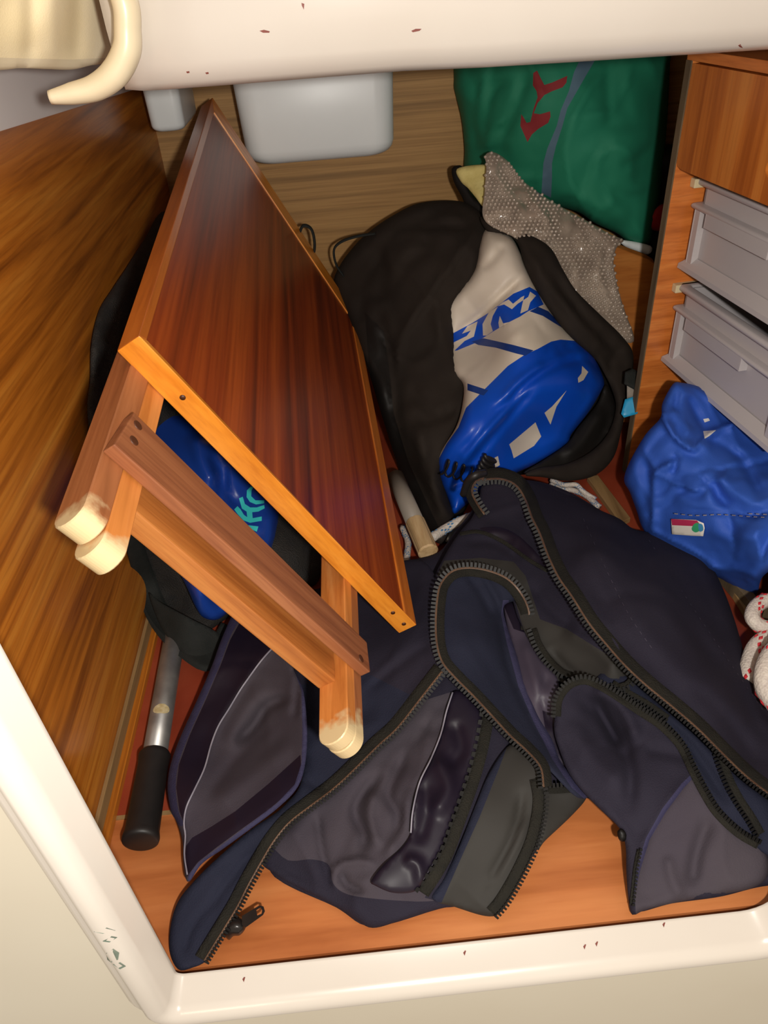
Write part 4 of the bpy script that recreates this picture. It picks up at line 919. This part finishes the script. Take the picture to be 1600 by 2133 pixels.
# ================================================================== RED AND WHITE ROPES
rg = 'loops of red flecked white rope at right edge'
cord([(1680, 1262), (1620, 1252), (1592, 1252), (1572, 1268), (1568, 1288), (1585, 1304), (1620, 1310), (1680, 1312)], .0075, [.07, .07, .07, .068, .066, .062, .06, .06], 'small topmost loop of red flecked white rope by blue nylon bag', 'mooring_rope', rg, 'ropered')
cord([(1680, 1312), (1620, 1320), (1592, 1332), (1572, 1352), (1560, 1388), (1556, 1420)], .0085, [.06, .058, .056, .052, .048, .045], 'middle strand of red flecked white rope curving onto navy canvas', 'mooring_rope', rg, 'ropered')
cord([(1680, 1300), (1640, 1330), (1608, 1365), (1594, 1400), (1596, 1435), (1620, 1470)], .0095, [.085, .085, .08, .075, .068, .064], 'lowest thick strand of red flecked white rope at right edge', 'mooring_rope', rg, 'ropered')

# ================================================================== NAVY CANVAS COVER
nc = empty('canvas_cover', (0, 0, 0)); tag(nc, 'crumpled navy canvas cover with black zips and satin bands spread on floor', 'canvas cover')
# underlay: the bulk of the cloth beneath the folds
relief('lower_layer', [(560, 1290), (640, 1240), (700, 1210), (800, 1175), (905, 1155), (945, 1110), (985, 1060), (1010, 1010), (1100, 1000), (1180, 1022), (1250, 1062), (1320, 1102), (1395, 1112), (1440, 1130), (1490, 1195), (1520, 1270), (1555, 1380), (1600, 1440), (1700, 1520), (1700, 1850), (1600, 1845), (1500, 1868), (1400, 1882), (1325, 1900), (1314, 1870), (1306, 1780), (1290, 1715), (1225, 1662), (1190, 1700), (1135, 1750), (1100, 1800), (1060, 1870), (1030, 1900), (940, 1888), (780, 1930), (700, 1890), (560, 1812), (620, 1700), (640, 1560)],
    [(600, 1300, 'z', .03), (800, 1180, 'z', .045), (950, 1110, 'z', .06), (1050, 1010, 'z', .075), (1250, 1060, 'z', .05), (1440, 1130, 'z', .035), (1560, 1390, 'z', .02), (1700, 1520, 'z', .02), (1600, 1800, 'z', .012), (1320, 1890, 'z', .006), (1225, 1670, 'z', .008), (1060, 1870, 'z', .008), (780, 1925, 'z', .006), (560, 1812, 'z', .006), (800, 1500, 'z', .022), (1100, 1400, 'z', .03), (1300, 1350, 'z', .04), (1400, 1650, 'z', .02)],
    ['navy'], nc, thick=.02, step=12, rnd=.006, rndw=20, wrinkle=.004)
# G + left: navy skirt between lining fold and long zip
Z3 = [(925, 1398), (880, 1455), (830, 1518), (790, 1555), (745, 1600), (700, 1642), (650, 1680), (605, 1715), (572, 1755), (545, 1800), (520, 1845), (497, 1890), (470, 1935), (445, 1975), (428, 2003)]
so, stf = relief('left_skirt', [(600, 1270), (700, 1216), (800, 1180), (880, 1168), (915, 1230), (908, 1320), (930, 1400)]+Z3[1:]+[(400, 2016), (372, 2020), (354, 1985), (355, 1930), (370, 1880), (400, 1840), (450, 1790), (520, 1730), (590, 1680), (630, 1620), (628, 1500)],
    [(600, 1270, 'z', .05), (800, 1180, 'z', .055), (905, 1330, 'z', .085), (780, 1365, 'z', .065), (700, 1500, 'z', .05), (830, 1518, 'z', .055), (650, 1680, 'z', .04), (560, 1700, 'z', .045), (450, 1820, 'z', .030), (530, 1830, 'z', .022), (355, 1950, 'z', .014), (428, 2003, 'z', .010), (372, 2020, 'z', .006), (925, 1398, 'z', .085)],
    ['navyd', 'navy'], nc, regions=[([(560, 1100), (1000, 1100), (935, 1400), (860, 1450), (760, 1400), (560, 1440)], 1)],
    creases=[([(640, 1500), (740, 1440), (850, 1330), (900, 1240)], .004, 8, 's'), ([(760, 1440), (850, 1370), (900, 1335)], .004, 10), ([(690, 1650), (640, 1620), (636, 1560)], .004, 12), ([(430, 1900), (480, 1830), (540, 1760)], .004, 10), ([(380, 1990), (400, 1930), (440, 1880)], .003, 8), ([(650, 1440), (720, 1480), (790, 1480)], .003, 20)], crumple=0.006, cscale=8, thick=.004, step=8, rnd=.003, rndw=10, wrinkle=.004)
zipper(nc, Z3, stf, wt=26, side=1)
# F: folded lining panel with two satin bands
FO = [(520, 1252), (560, 1285), (604, 1312), (604, 1350), (612, 1395), (632, 1440), (640, 1520), (636, 1590), (620, 1640), (580, 1682), (520, 1728), (465, 1768), (420, 1800), (392, 1838), (382, 1800), (380, 1752), (368, 1712), (356, 1690), (349, 1640), (356, 1590), (378, 1530), (412, 1455), (442, 1385), (462, 1330), (490, 1268), (505, 1250)]
fo, ftf = relief('folded_lining', FO, [(505, 1250, 'z', .05), (604, 1320, 'z', .07), (450, 1360, 'z', .055), (540, 1400, 'z', .055), (630, 1460, 'z', .075), (360, 1600, 'z', .040), (450, 1580, 'z', .035), (350, 1650, 'z', .040), (640, 1590, 'z', .065), (500, 1650, 'z', .045), (385, 1800, 'z', .03), (450, 1770, 'z', .045), (560, 1500, 'z', .04)],
    ['lining', 'satin', 'edging'], nc,
    regions=[([(500, 1240), (530, 1250), (500, 1290), (478, 1330), (458, 1385), (428, 1455), (394, 1530), (372, 1590), (366, 1640), (372, 1690), (382, 1715), (370, 1718), (330, 1680), (330, 1600), (400, 1430), (450, 1320)], 2, True),
             ([(524, 1262), (560, 1285), (606, 1312), (572, 1345), (545, 1375), (518, 1412), (500, 1438), (478, 1475), (455, 1512), (440, 1550), (426, 1600), (405, 1645), (388, 1682), (382, 1712), (374, 1690), (367, 1640), (373, 1592), (395, 1532), (429, 1457), (459, 1387), (480, 1332), (502, 1292)], 1),
             ([(626, 1572), (628, 1610), (606, 1648), (560, 1686), (510, 1722), (450, 1766), (412, 1796), (390, 1825), (384, 1790), (388, 1762), (400, 1745), (440, 1722), (490, 1690), (560, 1632)], 1),
             ([(604, 1345), (612, 1392), (628, 1440), (630, 1520), (628, 1590), (614, 1634), (576, 1674), (512, 1722), (460, 1762), (414, 1796), (392, 1824), (392, 1850), (470, 1775), (590, 1690), (650, 1600), (650, 1450), (620, 1380)], 2)],
    creases=[([(604, 1316), (540, 1382), (500, 1440), (455, 1515), (428, 1600), (390, 1680), (384, 1740)], .006, 14, 's'), ([(608, 1450), (560, 1470), (530, 1510), (490, 1550)], .012, 12), ([(560, 1420), (510, 1480), (470, 1560)], -.006, 18), ([(625, 1400), (618, 1450), (612, 1500)], .006, 8), ([(620, 1540), (540, 1600), (440, 1680)], -.005, 22), ([(570, 1500), (500, 1570), (420, 1670)], .004, 14)],
    crumple=0.006, cscale=9, thick=.004, step=7, rnd=.004, rndw=10, wrinkle=.003, wscale=20)
tape('piping', [(606, 1311), (572, 1345), (545, 1375), (518, 1412), (500, 1438), (478, 1475), (455, 1512), (440, 1550), (426, 1600), (405, 1645), (388, 1682), (383, 1715), (386, 1740), (384, 1780), (390, 1822)], 3.2, ftf, .0045, 'thread', nc)
# D: grey-navy field between the long zip and the satin strap
DO = [(925, 1400), (880, 1455), (830, 1518), (790, 1555), (745, 1600), (700, 1642), (650, 1680), (605, 1715), (570, 1755), (548, 1798), (560, 1812), (600, 1838), (660, 1868), (700, 1890), (745, 1918), (780, 1933), (850, 1912), (920, 1892), (960, 1880), (1000, 1800), (1050, 1650), (1060, 1540), (1010, 1480), (960, 1430)]
do2, dtf2 = relief('grey_field', DO, [(925, 1400, 'z', .06), (830, 1518, 'z', .042), (650, 1680, 'z', .030), (548, 1798, 'z', .010), (700, 1890, 'z', .008), (780, 1933, 'z', .006), (920, 1892, 'z', .01), (1000, 1800, 'z', .02), (1060, 1540, 'z', .05), (850, 1640, 'z', .05), (760, 1720, 'z', .035), (720, 1800, 'z', .03), (900, 1780, 'z', .035), (800, 1850, 'z', .03)],
    ['lining', 'navy', 'satin'], nc, regions=[([(540, 1765), (600, 1792), (650, 1790), (685, 1802), (694, 1840), (722, 1862), (780, 1872), (870, 1878), (980, 1880), (980, 1960), (500, 1960)], 1, True), ([(925, 1390), (1070, 1520), (1060, 1600), (1030, 1700), (990, 1800), (960, 1890), (885, 1870), (920, 1800), (965, 1700), (990, 1580), (1000, 1490), (945, 1440), (880, 1460)], 1)],
    creases=[([(700, 1860), (690, 1830), (705, 1800), (750, 1790), (790, 1800)], .010, 9, 's'), ([(800, 1600), (740, 1680), (760, 1740), (745, 1790)], .008, 12), ([(850, 1560), (810, 1650), (830, 1700), (820, 1760)], .009, 12), ([(660, 1690), (670, 1770), (690, 1850)], .005, 8), ([(780, 1640), (770, 1700), (790, 1770)], -.008, 12), ([(860, 1640), (840, 1720), (800, 1790)], -.006, 12), ([(880, 1500), (900, 1520), (930, 1500)], .004, 12), ([(760, 1860), (720, 1840), (712, 1815)], .006, 8)],
    crumple=0.01, cscale=9, thick=.003, step=8, rnd=.003, rndw=10, wrinkle=.005, wscale=20)
SO = [(945, 1440), (972, 1448), (1002, 1490), (992, 1560), (972, 1620), (955, 1670), (935, 1725), (915, 1775), (885, 1825), (866, 1856), (820, 1860), (782, 1845), (773, 1835), (800, 1800), (838, 1765), (856, 1735), (860, 1690), (874, 1630), (898, 1580), (918, 1530), (930, 1480)]
sa, satf = relief('satin_band', SO, None, ['satin'], nc, plane=lambda u, v: dtf2(np.ravel(u), np.ravel(v)), off=.010, creases=[([(905, 1570), (935, 1640), (900, 1700)], -.008, 18), ([(880, 1620), (890, 1680), (870, 1760)], .005, 14), ([(840, 1790), (870, 1800), (880, 1850)], -.006, 12), ([(945, 1500), (960, 1560), (930, 1600)], .005, 14)], thick=.003, step=7, rnd=.002, rndw=7)
Z6 = [(1006, 1488), (992, 1560), (975, 1622), (958, 1672), (940, 1722), (922, 1772), (898, 1815), (872, 1855)]
tape('piping', [(943, 1442), (930, 1482), (918, 1530), (898, 1580), (874, 1630), (860, 1690), (856, 1735)], 3, satf, .002, 'thread', nc)
zipper(nc, Z6, dtf2, off=.008, wt=26, side=-1, spine=False, tsp=17, tl=7)
# E: black patch with its own zip edge
EO = [(1062, 1552), (1095, 1568), (1122, 1592), (1132, 1625), (1132, 1690), (1120, 1750), (1095, 1810), (1065, 1868), (1040, 1903), (1010, 1908), (950, 1890), (900, 1872), (925, 1830), (958, 1760), (990, 1680), (1020, 1610)]
eo, etf = relief('black_patch', EO, [(1062, 1552, 'z', .058), (1122, 1600, 'z', .060), (1132, 1690, 'z', .045), (1040, 1903, 'z', .010), (950, 1890, 'z', .012), (900, 1872, 'z', .020), (990, 1680, 'z', .05), (1060, 1750, 'z', .04)], ['blk', 'navyd'], nc,
    regions=[([(1062, 1540), (1040, 1600), (1000, 1700), (955, 1800), (920, 1880), (890, 1880), (930, 1800), (980, 1680), (1020, 1590)], 1)], creases=[([(1090, 1640), (1070, 1740), (1010, 1860)], .004, 10), ([(1000, 1860), (1050, 1800), (1100, 1700)], -.003, 10)], thick=.003, step=8, rnd=.002, rndw=8, wrinkle=.003)
# A: big right panel
Z1 = [(1000, 1003), (1040, 1000), (1072, 1012), (1092, 1042), (1106, 1080), (1122, 1112), (1140, 1160), (1162, 1205), (1190, 1245), (1225, 1300), (1262, 1345), (1300, 1388), (1345, 1430), (1400, 1475), (1452, 1520), (1500, 1568), (1552, 1618), (1610, 1662), (1690, 1712)]
AO = Z1[3:]+[(1700, 1600), (1660, 1500), (1606, 1440), (1562, 1392), (1545, 1340), (1530, 1290), (1508, 1230), (1480, 1175), (1440, 1130), (1390, 1113), (1325, 1104), (1290, 1080), (1240, 1058), (1180, 1024), (1130, 1008), (1100, 1000), (1075, 1003)]
ao, atf = relief('right_panel', AO, [(1092, 1042, 'z', .10), (1160, 1200, 'z', .105), (1262, 1345, 'z', .10), (1400, 1475, 'z', .09), (1552, 1618, 'z', .065), (1690, 1712, 'z', .05), (1700, 1600, 'z', .04), (1606, 1440, 'z', .03), (1530, 1290, 'z', .035), (1440, 1130, 'z', .045), (1325, 1104, 'z', .05), (1180, 1024, 'z', .06), (1250, 1150, 'z', .11), (1380, 1250, 'z', .10), (1480, 1400, 'z', .08), (1100, 1000, 'z', .08)],
    ['navy'], nc, creases=[([(1340, 1115), (1420, 1230), (1500, 1340), (1590, 1480)], .006, 14, 's'), ([(1190, 1060), (1250, 1180), (1330, 1330)], .003, 8), ([(1280, 1250), (1400, 1380), (1560, 1520)], -.008, 26), ([(1360, 1160), (1440, 1280), (1500, 1420)], .008, 24), ([(1160, 1100), (1220, 1200), (1290, 1290)], .006, 24), ([(1430, 1420), (1500, 1480), (1580, 1590)], .006, 16), ([(1440, 1145), (1490, 1240), (1520, 1320)], -.004, 10)],
    crumple=0.01, cscale=7, thick=.004, step=9, rnd=.006, rndw=16, wrinkle=.006, wscale=12)
stitches(nc, [(1215, 1080), (1260, 1180), (1310, 1280), (1365, 1360)], atf, .0012, m='seam', w=1.2, dash=5, gap=8)
stitches(nc, [(1352, 1125), (1430, 1245), (1500, 1350), (1590, 1480)], atf, .0012, m='seam', w=1.2, dash=4, gap=12)
# B: middle piece under the two zip loops, with satin band and black patch
BO = [(905, 1210), (925, 1160), (955, 1112), (985, 1075), (1000, 1030), (1006, 1010), (1050, 1002), (1095, 1040), (1125, 1115), (1165, 1208), (1225, 1300), (1300, 1388), (1330, 1420), (1318, 1438), (1260, 1436), (1200, 1430), (1150, 1412), (1120, 1370), (1080, 1290), (1060, 1240), (1000, 1215), (940, 1215)]
bo2, btf2 = relief('middle_panel', BO, [(905, 1210, 'z', .075), (955, 1112, 'z', .085), (1006, 1010, 'z', .09), (1050, 1010, 'z', .095), (1125, 1115, 'z', .088), (1225, 1300, 'z', .082), (1330, 1430, 'z', .070), (1150, 1412, 'z', .05), (1080, 1290, 'z', .062), (1200, 1380, 'z', .06), (1020, 1150, 'z', .08), (1120, 1220, 'z', .078)],
    ['navy', 'satin', 'blk', 'ziptape'], nc,
    regions=[([(1000, 1100), (1040, 1098), (1075, 1112), (1105, 1138), (1130, 1165), (1148, 1185), (1130, 1188), (1100, 1170), (1062, 1142), (1020, 1112)], 1, True), ([(925, 1168), (1000, 1162), (1070, 1170), (1095, 1200), (1110, 1245), (1125, 1290), (1180, 1310), (1260, 1360), (1315, 1405), (1330, 1440), (1200, 1435), (1150, 1412), (1120, 1370), (1090, 1310), (1070, 1240), (1040, 1205), (990, 1190), (910, 1200)], 2)],
    creases=[([(1008, 1070), (1060, 1055), (1095, 1045)], .005, 8, 's'), ([(1000, 1100), (1070, 1115), (1130, 1170)], -.006, 12), ([(960, 1130), (1030, 1130), (1090, 1170)], .005, 10), ([(1180, 1300), (1250, 1350), (1300, 1400)], -.008, 22), ([(1100, 1210), (1160, 1280), (1240, 1330)], .006, 14), ([(1140, 1350), (1190, 1400), (1260, 1425)], .006, 10)],
    crumple=0.006, cscale=9, thick=.003, step=7, rnd=.003, rndw=8, wrinkle=.003)
tape('trim_cord', [(958, 1112), (1000, 1108), (1050, 1130), (1100, 1165), (1142, 1190)], 8, btf2, .002, 'ziptape', nc)
zipper(nc, Z1, (lambda u, v: np.where(np.atleast_1d(u) < 1095, btf2(u, v), atf(u, v))), wt=27, side=-1, off=.004)
zipper(nc, [(1012, 1070), (998, 1050), (986, 1025), (992, 1006), (1010, 998)], btf2, wt=18, side=-1, off=.004)
# C: arch piece
Z2 = [(1106, 1312), (1104, 1270), (1086, 1232), (1058, 1203), (1018, 1186), (975, 1180), (940, 1188), (916, 1215), (908, 1250), (905, 1300), (908, 1345), (920, 1382), (948, 1415), (985, 1452), (1025, 1495), (1062, 1535), (1098, 1568), (1124, 1600), (1130, 1640)]
CO = Z2[2:-2]+[(1140, 1600), (1200, 1660), (1230, 1655), (1205, 1625), (1170, 1590), (1150, 1540), (1120, 1490), (1095, 1430), (1075, 1360), (1055, 1300), (1050, 1262), (1075, 1250)]
co, ctf2 = relief('arch_panel', CO, [(1086, 1232, 'z', .085), (975, 1180, 'z', .100), (908, 1250, 'z', .095), (905, 1320, 'z', .090), (948, 1415, 'z', .082), (1062, 1535, 'z', .070), (1124, 1600, 'z', .063), (1220, 1650, 'z', .03), (1150, 1540, 'z', .045), (1075, 1360, 'z', .055), (1055, 1290, 'z', .06), (1000, 1320, 'z', .085), (980, 1230, 'z', .09)],
    ['navyd', 'edging'], nc, regions=[([(1048, 1250), (1060, 1250), (1064, 1300), (1082, 1360), (1102, 1430), (1128, 1490), (1156, 1540), (1178, 1590), (1212, 1625), (1240, 1655), (1222, 1668), (1190, 1640), (1150, 1580), (1110, 1500), (1080, 1430), (1056, 1340), (1044, 1280)], 1)],
    creases=[([(970, 1190), (1000, 1230), (1030, 1290)], .006, 9), ([(1000, 1195), (1030, 1240), (1048, 1290)], .006, 9), ([(1040, 1262), (1058, 1380), (1110, 1500), (1180, 1610)], .006, 8), ([(960, 1260), (1000, 1360), (1060, 1450)], .003, 18)], crumple=0.005, cscale=8, thick=.003, step=7, rnd=.003, rndw=8, wrinkle=.003)
zipper(nc, Z2, ctf2, wt=22, side=-1, off=.004)
# plum satin between arch panel and flap
pso, ptf = relief('plum_satin', [(1050, 1262), (1075, 1260), (1085, 1295), (1105, 1330), (1130, 1375), (1160, 1410), (1165, 1450), (1158, 1490), (1165, 1550), (1185, 1600), (1165, 1585), (1140, 1545), (1112, 1490), (1088, 1430), (1070, 1360)],
    [(1050, 1262, 'z', .055), (1085, 1295, 'z', .055), (1160, 1410, 'z', .055), (1158, 1490, 'z', .048), (1185, 1600, 'z', .035), (1112, 1490, 'z', .045), (1070, 1360, 'z', .05), (1120, 1420, 'z', .055)], ['satinl', 'satin'], nc,
    regions=[([(1040, 1240), (1085, 1240), (1100, 1320), (1070, 1310)], 1), ([(1130, 1480), (1165, 1490), (1190, 1610), (1140, 1545)], 1)], creases=[([(1090, 1330), (1110, 1400), (1140, 1470)], -.006, 14), ([(1140, 1400), (1130, 1450), (1150, 1520)], .005, 10)], thick=.003, step=7, rnd=.002, rndw=8, off=-.0)
zipper(nc, [(1106, 1312), (1118, 1345), (1140, 1378), (1168, 1404), (1195, 1415)], btf2, wt=14, side=-1, off=.006, spine=False)
# H: right lower flap
Z4 = [(1156, 1492), (1160, 1455), (1182, 1425), (1215, 1413), (1250, 1424), (1290, 1448), (1335, 1478), (1380, 1508), (1420, 1550), (1445, 1600), (1470, 1648), (1498, 1692), (1540, 1732), (1582, 1757)]
HO = Z4+[(1600, 1790), (1596, 1830), (1560, 1852), (1480, 1866), (1400, 1882), (1345, 1895), (1318, 1906), (1310, 1880), (1305, 1820), (1303, 1760), (1290, 1725), (1255, 1690), (1215, 1650), (1185, 1610), (1165, 1560), (1155, 1525)]
ho, htf = relief('right_flap', HO, [(1156, 1492, 'z', .062), (1215, 1413, 'z', .080), (1335, 1478, 'z', .070), (1420, 1550, 'z', .062), (1498, 1692, 'z', .05), (1582, 1757, 'z', .035), (1596, 1830, 'z', .02), (1480, 1866, 'z', .012), (1318, 1906, 'z', .008), (1303, 1760, 'z', .035), (1215, 1650, 'z', .045), (1185, 1610, 'z', .05), (1300, 1600, 'z', .055), (1400, 1750, 'z', .035), (1200, 1520, 'z', .055), (1280, 1520, 'z', .05)],
    ['navy', 'lining', 'edging'], nc,
    regions=[([(1450, 1606), (1420, 1640), (1385, 1690), (1352, 1748), (1334, 1810), (1322, 1860), (1325, 1910), (1620, 1870), (1620, 1760), (1582, 1757), (1530, 1722), (1490, 1680)], 1),
             ([(1456, 1598), (1420, 1632), (1380, 1684), (1346, 1745), (1326, 1808), (1314, 1862), (1322, 1865), (1334, 1812), (1353, 1750), (1387, 1692), (1424, 1642), (1454, 1610)], 2)],
    creases=[([(1456, 1600), (1385, 1688), (1350, 1748), (1328, 1812), (1316, 1880)], .008, 12, 's'), ([(1190, 1440), (1260, 1500), (1310, 1590), (1310, 1700)], .009, 16), ([(1230, 1430), (1290, 1470), (1330, 1550)], -.010, 18), ([(1240, 1450), (1270, 1520), (1290, 1560)], .010, 10), ([(1180, 1500), (1240, 1580), (1300, 1640)], -.006, 20), ([(1480, 1700), (1450, 1780), (1440, 1850)], .006, 16), ([(1390, 1780), (1400, 1830), (1420, 1870)], -.005, 12), ([(1340, 1560), (1400, 1570), (1440, 1580)], .004, 14)],
    crumple=0.008, cscale=8, thick=.004, step=8, rnd=.004, rndw=12, wrinkle=.004, wscale=16)
zipper(nc, Z4, htf, wt=18, side=1, off=.003, spine=False, shift=4)
# navy strip between main zip and flap zip with folded second tooth row
SO2 = [(1255, 1400), (1300, 1402), (1345, 1442), (1400, 1490), (1452, 1535), (1500, 1582), (1552, 1632), (1640, 1700), (1640, 1790), (1596, 1780), (1545, 1740), (1500, 1700), (1465, 1650), (1440, 1600), (1415, 1560), (1378, 1520), (1330, 1486), (1285, 1452), (1240, 1430)]
s2, s2tf = relief('folded_strip', SO2, [(1255, 1400, 'z', .068), (1345, 1442, 'z', .070), (1500, 1582, 'z', .058), (1640, 1700, 'z', .04), (1596, 1780, 'z', .032), (1500, 1700, 'z', .045), (1415, 1560, 'z', .056), (1285, 1452, 'z', .064), (1530, 1680, 'z', .05)], ['navyd'], nc, creases=[([(1370, 1490), (1450, 1570), (1520, 1680)], .006, 10)], thick=.003, step=8, rnd=.002, rndw=8, wrinkle=.003)
zipper(nc, [(1488, 1548), (1500, 1590), (1518, 1635), (1538, 1672), (1560, 1705), (1580, 1740)], s2tf, wt=16, side=-1, off=.004, spine=False)
zipper(nc, [(1275, 1425), (1310, 1447), (1350, 1470), (1390, 1498)], s2tf, wt=10, side=-1, off=.006, spine=False)
zipper(nc, [(1320, 1416), (1308, 1428), (1290, 1434)], s2tf, wt=10, side=1, off=.008, spine=False)
# bottom bit between black patch and arch panel with short zip
ko2, ktf2 = relief('black_corner', [(1132, 1640), (1180, 1642), (1215, 1640), (1222, 1662), (1190, 1700), (1135, 1752), (1120, 1770), (1128, 1700)], [(1132, 1640, 'z', .03), (1215, 1640, 'z', .028), (1222, 1662, 'z', .020), (1135, 1752, 'z', .02), (1125, 1700, 'z', .028)], ['blk', 'navyd'], nc, thick=.003, step=8, rnd=.002, rndw=8)
zipper(nc, [(1138, 1640), (1160, 1640), (1185, 1638), (1210, 1638)], ktf2, wt=14, side=1, off=.003, spine=False)
zipper(nc, [(1128, 1620), (1135, 1660), (1132, 1700), (1120, 1752), (1100, 1800), (1075, 1848), (1052, 1885), (1032, 1908)], etf, wt=26, side=1, off=.003, spine=False)
zipper(nc, [(1334, 1770), (1326, 1810), (1322, 1850), (1318, 1885)], htf, wt=7, side=1, off=.002, spine=False, tl=5)
# small slider end near the floor hole
sl2, _ = relief('zip_stop', [(1286, 1732), (1296, 1726), (1305, 1738), (1302, 1752), (1290, 1750)], [(1286, 1732, 'z', .04), (1305, 1738, 'z', .04), (1290, 1750, 'z', .036), (1302, 1752, 'z', .036)], ['teeth'], nc, thick=.004, step=5, rnd=.002, rndw=5)
# large slider with pull tab
sd = empty('slider_holder'); bpy.data.objects.remove(sd)
def slz(u, v, z): return P(u, v, z=z)
sbody, _ = relief('zip_slider', [(464, 1940), (472, 1925), (492, 1908), (508, 1915), (512, 1932), (500, 1948), (486, 1950), (476, 1958)], [(464, 1940, 'z', .018), (492, 1908, 'z', .022), (512, 1932, 'z', .020), (486, 1950, 'z', .016), (490, 1930, 'z', .026)], ['pull'], nc, thick=.008, step=4, rnd=.003, rndw=9)
tabo = [(504, 1908), (540, 1886), (549, 1888), (552, 1898), (548, 1906), (512, 1932), (504, 1926)]
hole = [(534, 1896), (543, 1890), (546, 1896), (545, 1903), (536, 1907)]
# tab as a frame: outer loop with a slot
bm = bmesh.new(); z0, z1 = .022, .0245
def lp(pts, z): return [bm.verts.new(tuple(P(u, v, z=z))) for u, v in pts]
oa, ob_ = lp(tabo, z1), lp(tabo, z0); ha, hb = lp(hole, z1), lp(hole, z0)
for A_, B_ in ((oa, ha), (ob_, hb)):
    ee = [bm.edges.new((A_[i], A_[(i+1) % len(A_)])) for i in range(len(A_))]+[bm.edges.new((B_[i], B_[(i+1) % len(B_)])) for i in range(len(B_))]
    bmesh.ops.triangle_fill(bm, use_beauty=True, use_dissolve=False, edges=ee)
for A_, B_ in ((oa, ob_), (ha, hb)):
    for i in range(len(A_)): bm.faces.new((A_[i], A_[(i+1) % len(A_)], B_[(i+1) % len(A_)], B_[i]))
bmesh.ops.recalc_face_normals(bm, faces=bm.faces); me = bpy.data.meshes.new('pull_tab'); bm.to_mesh(me); bm.free()
link('pull_tab', me, 'pull', sbody, False)
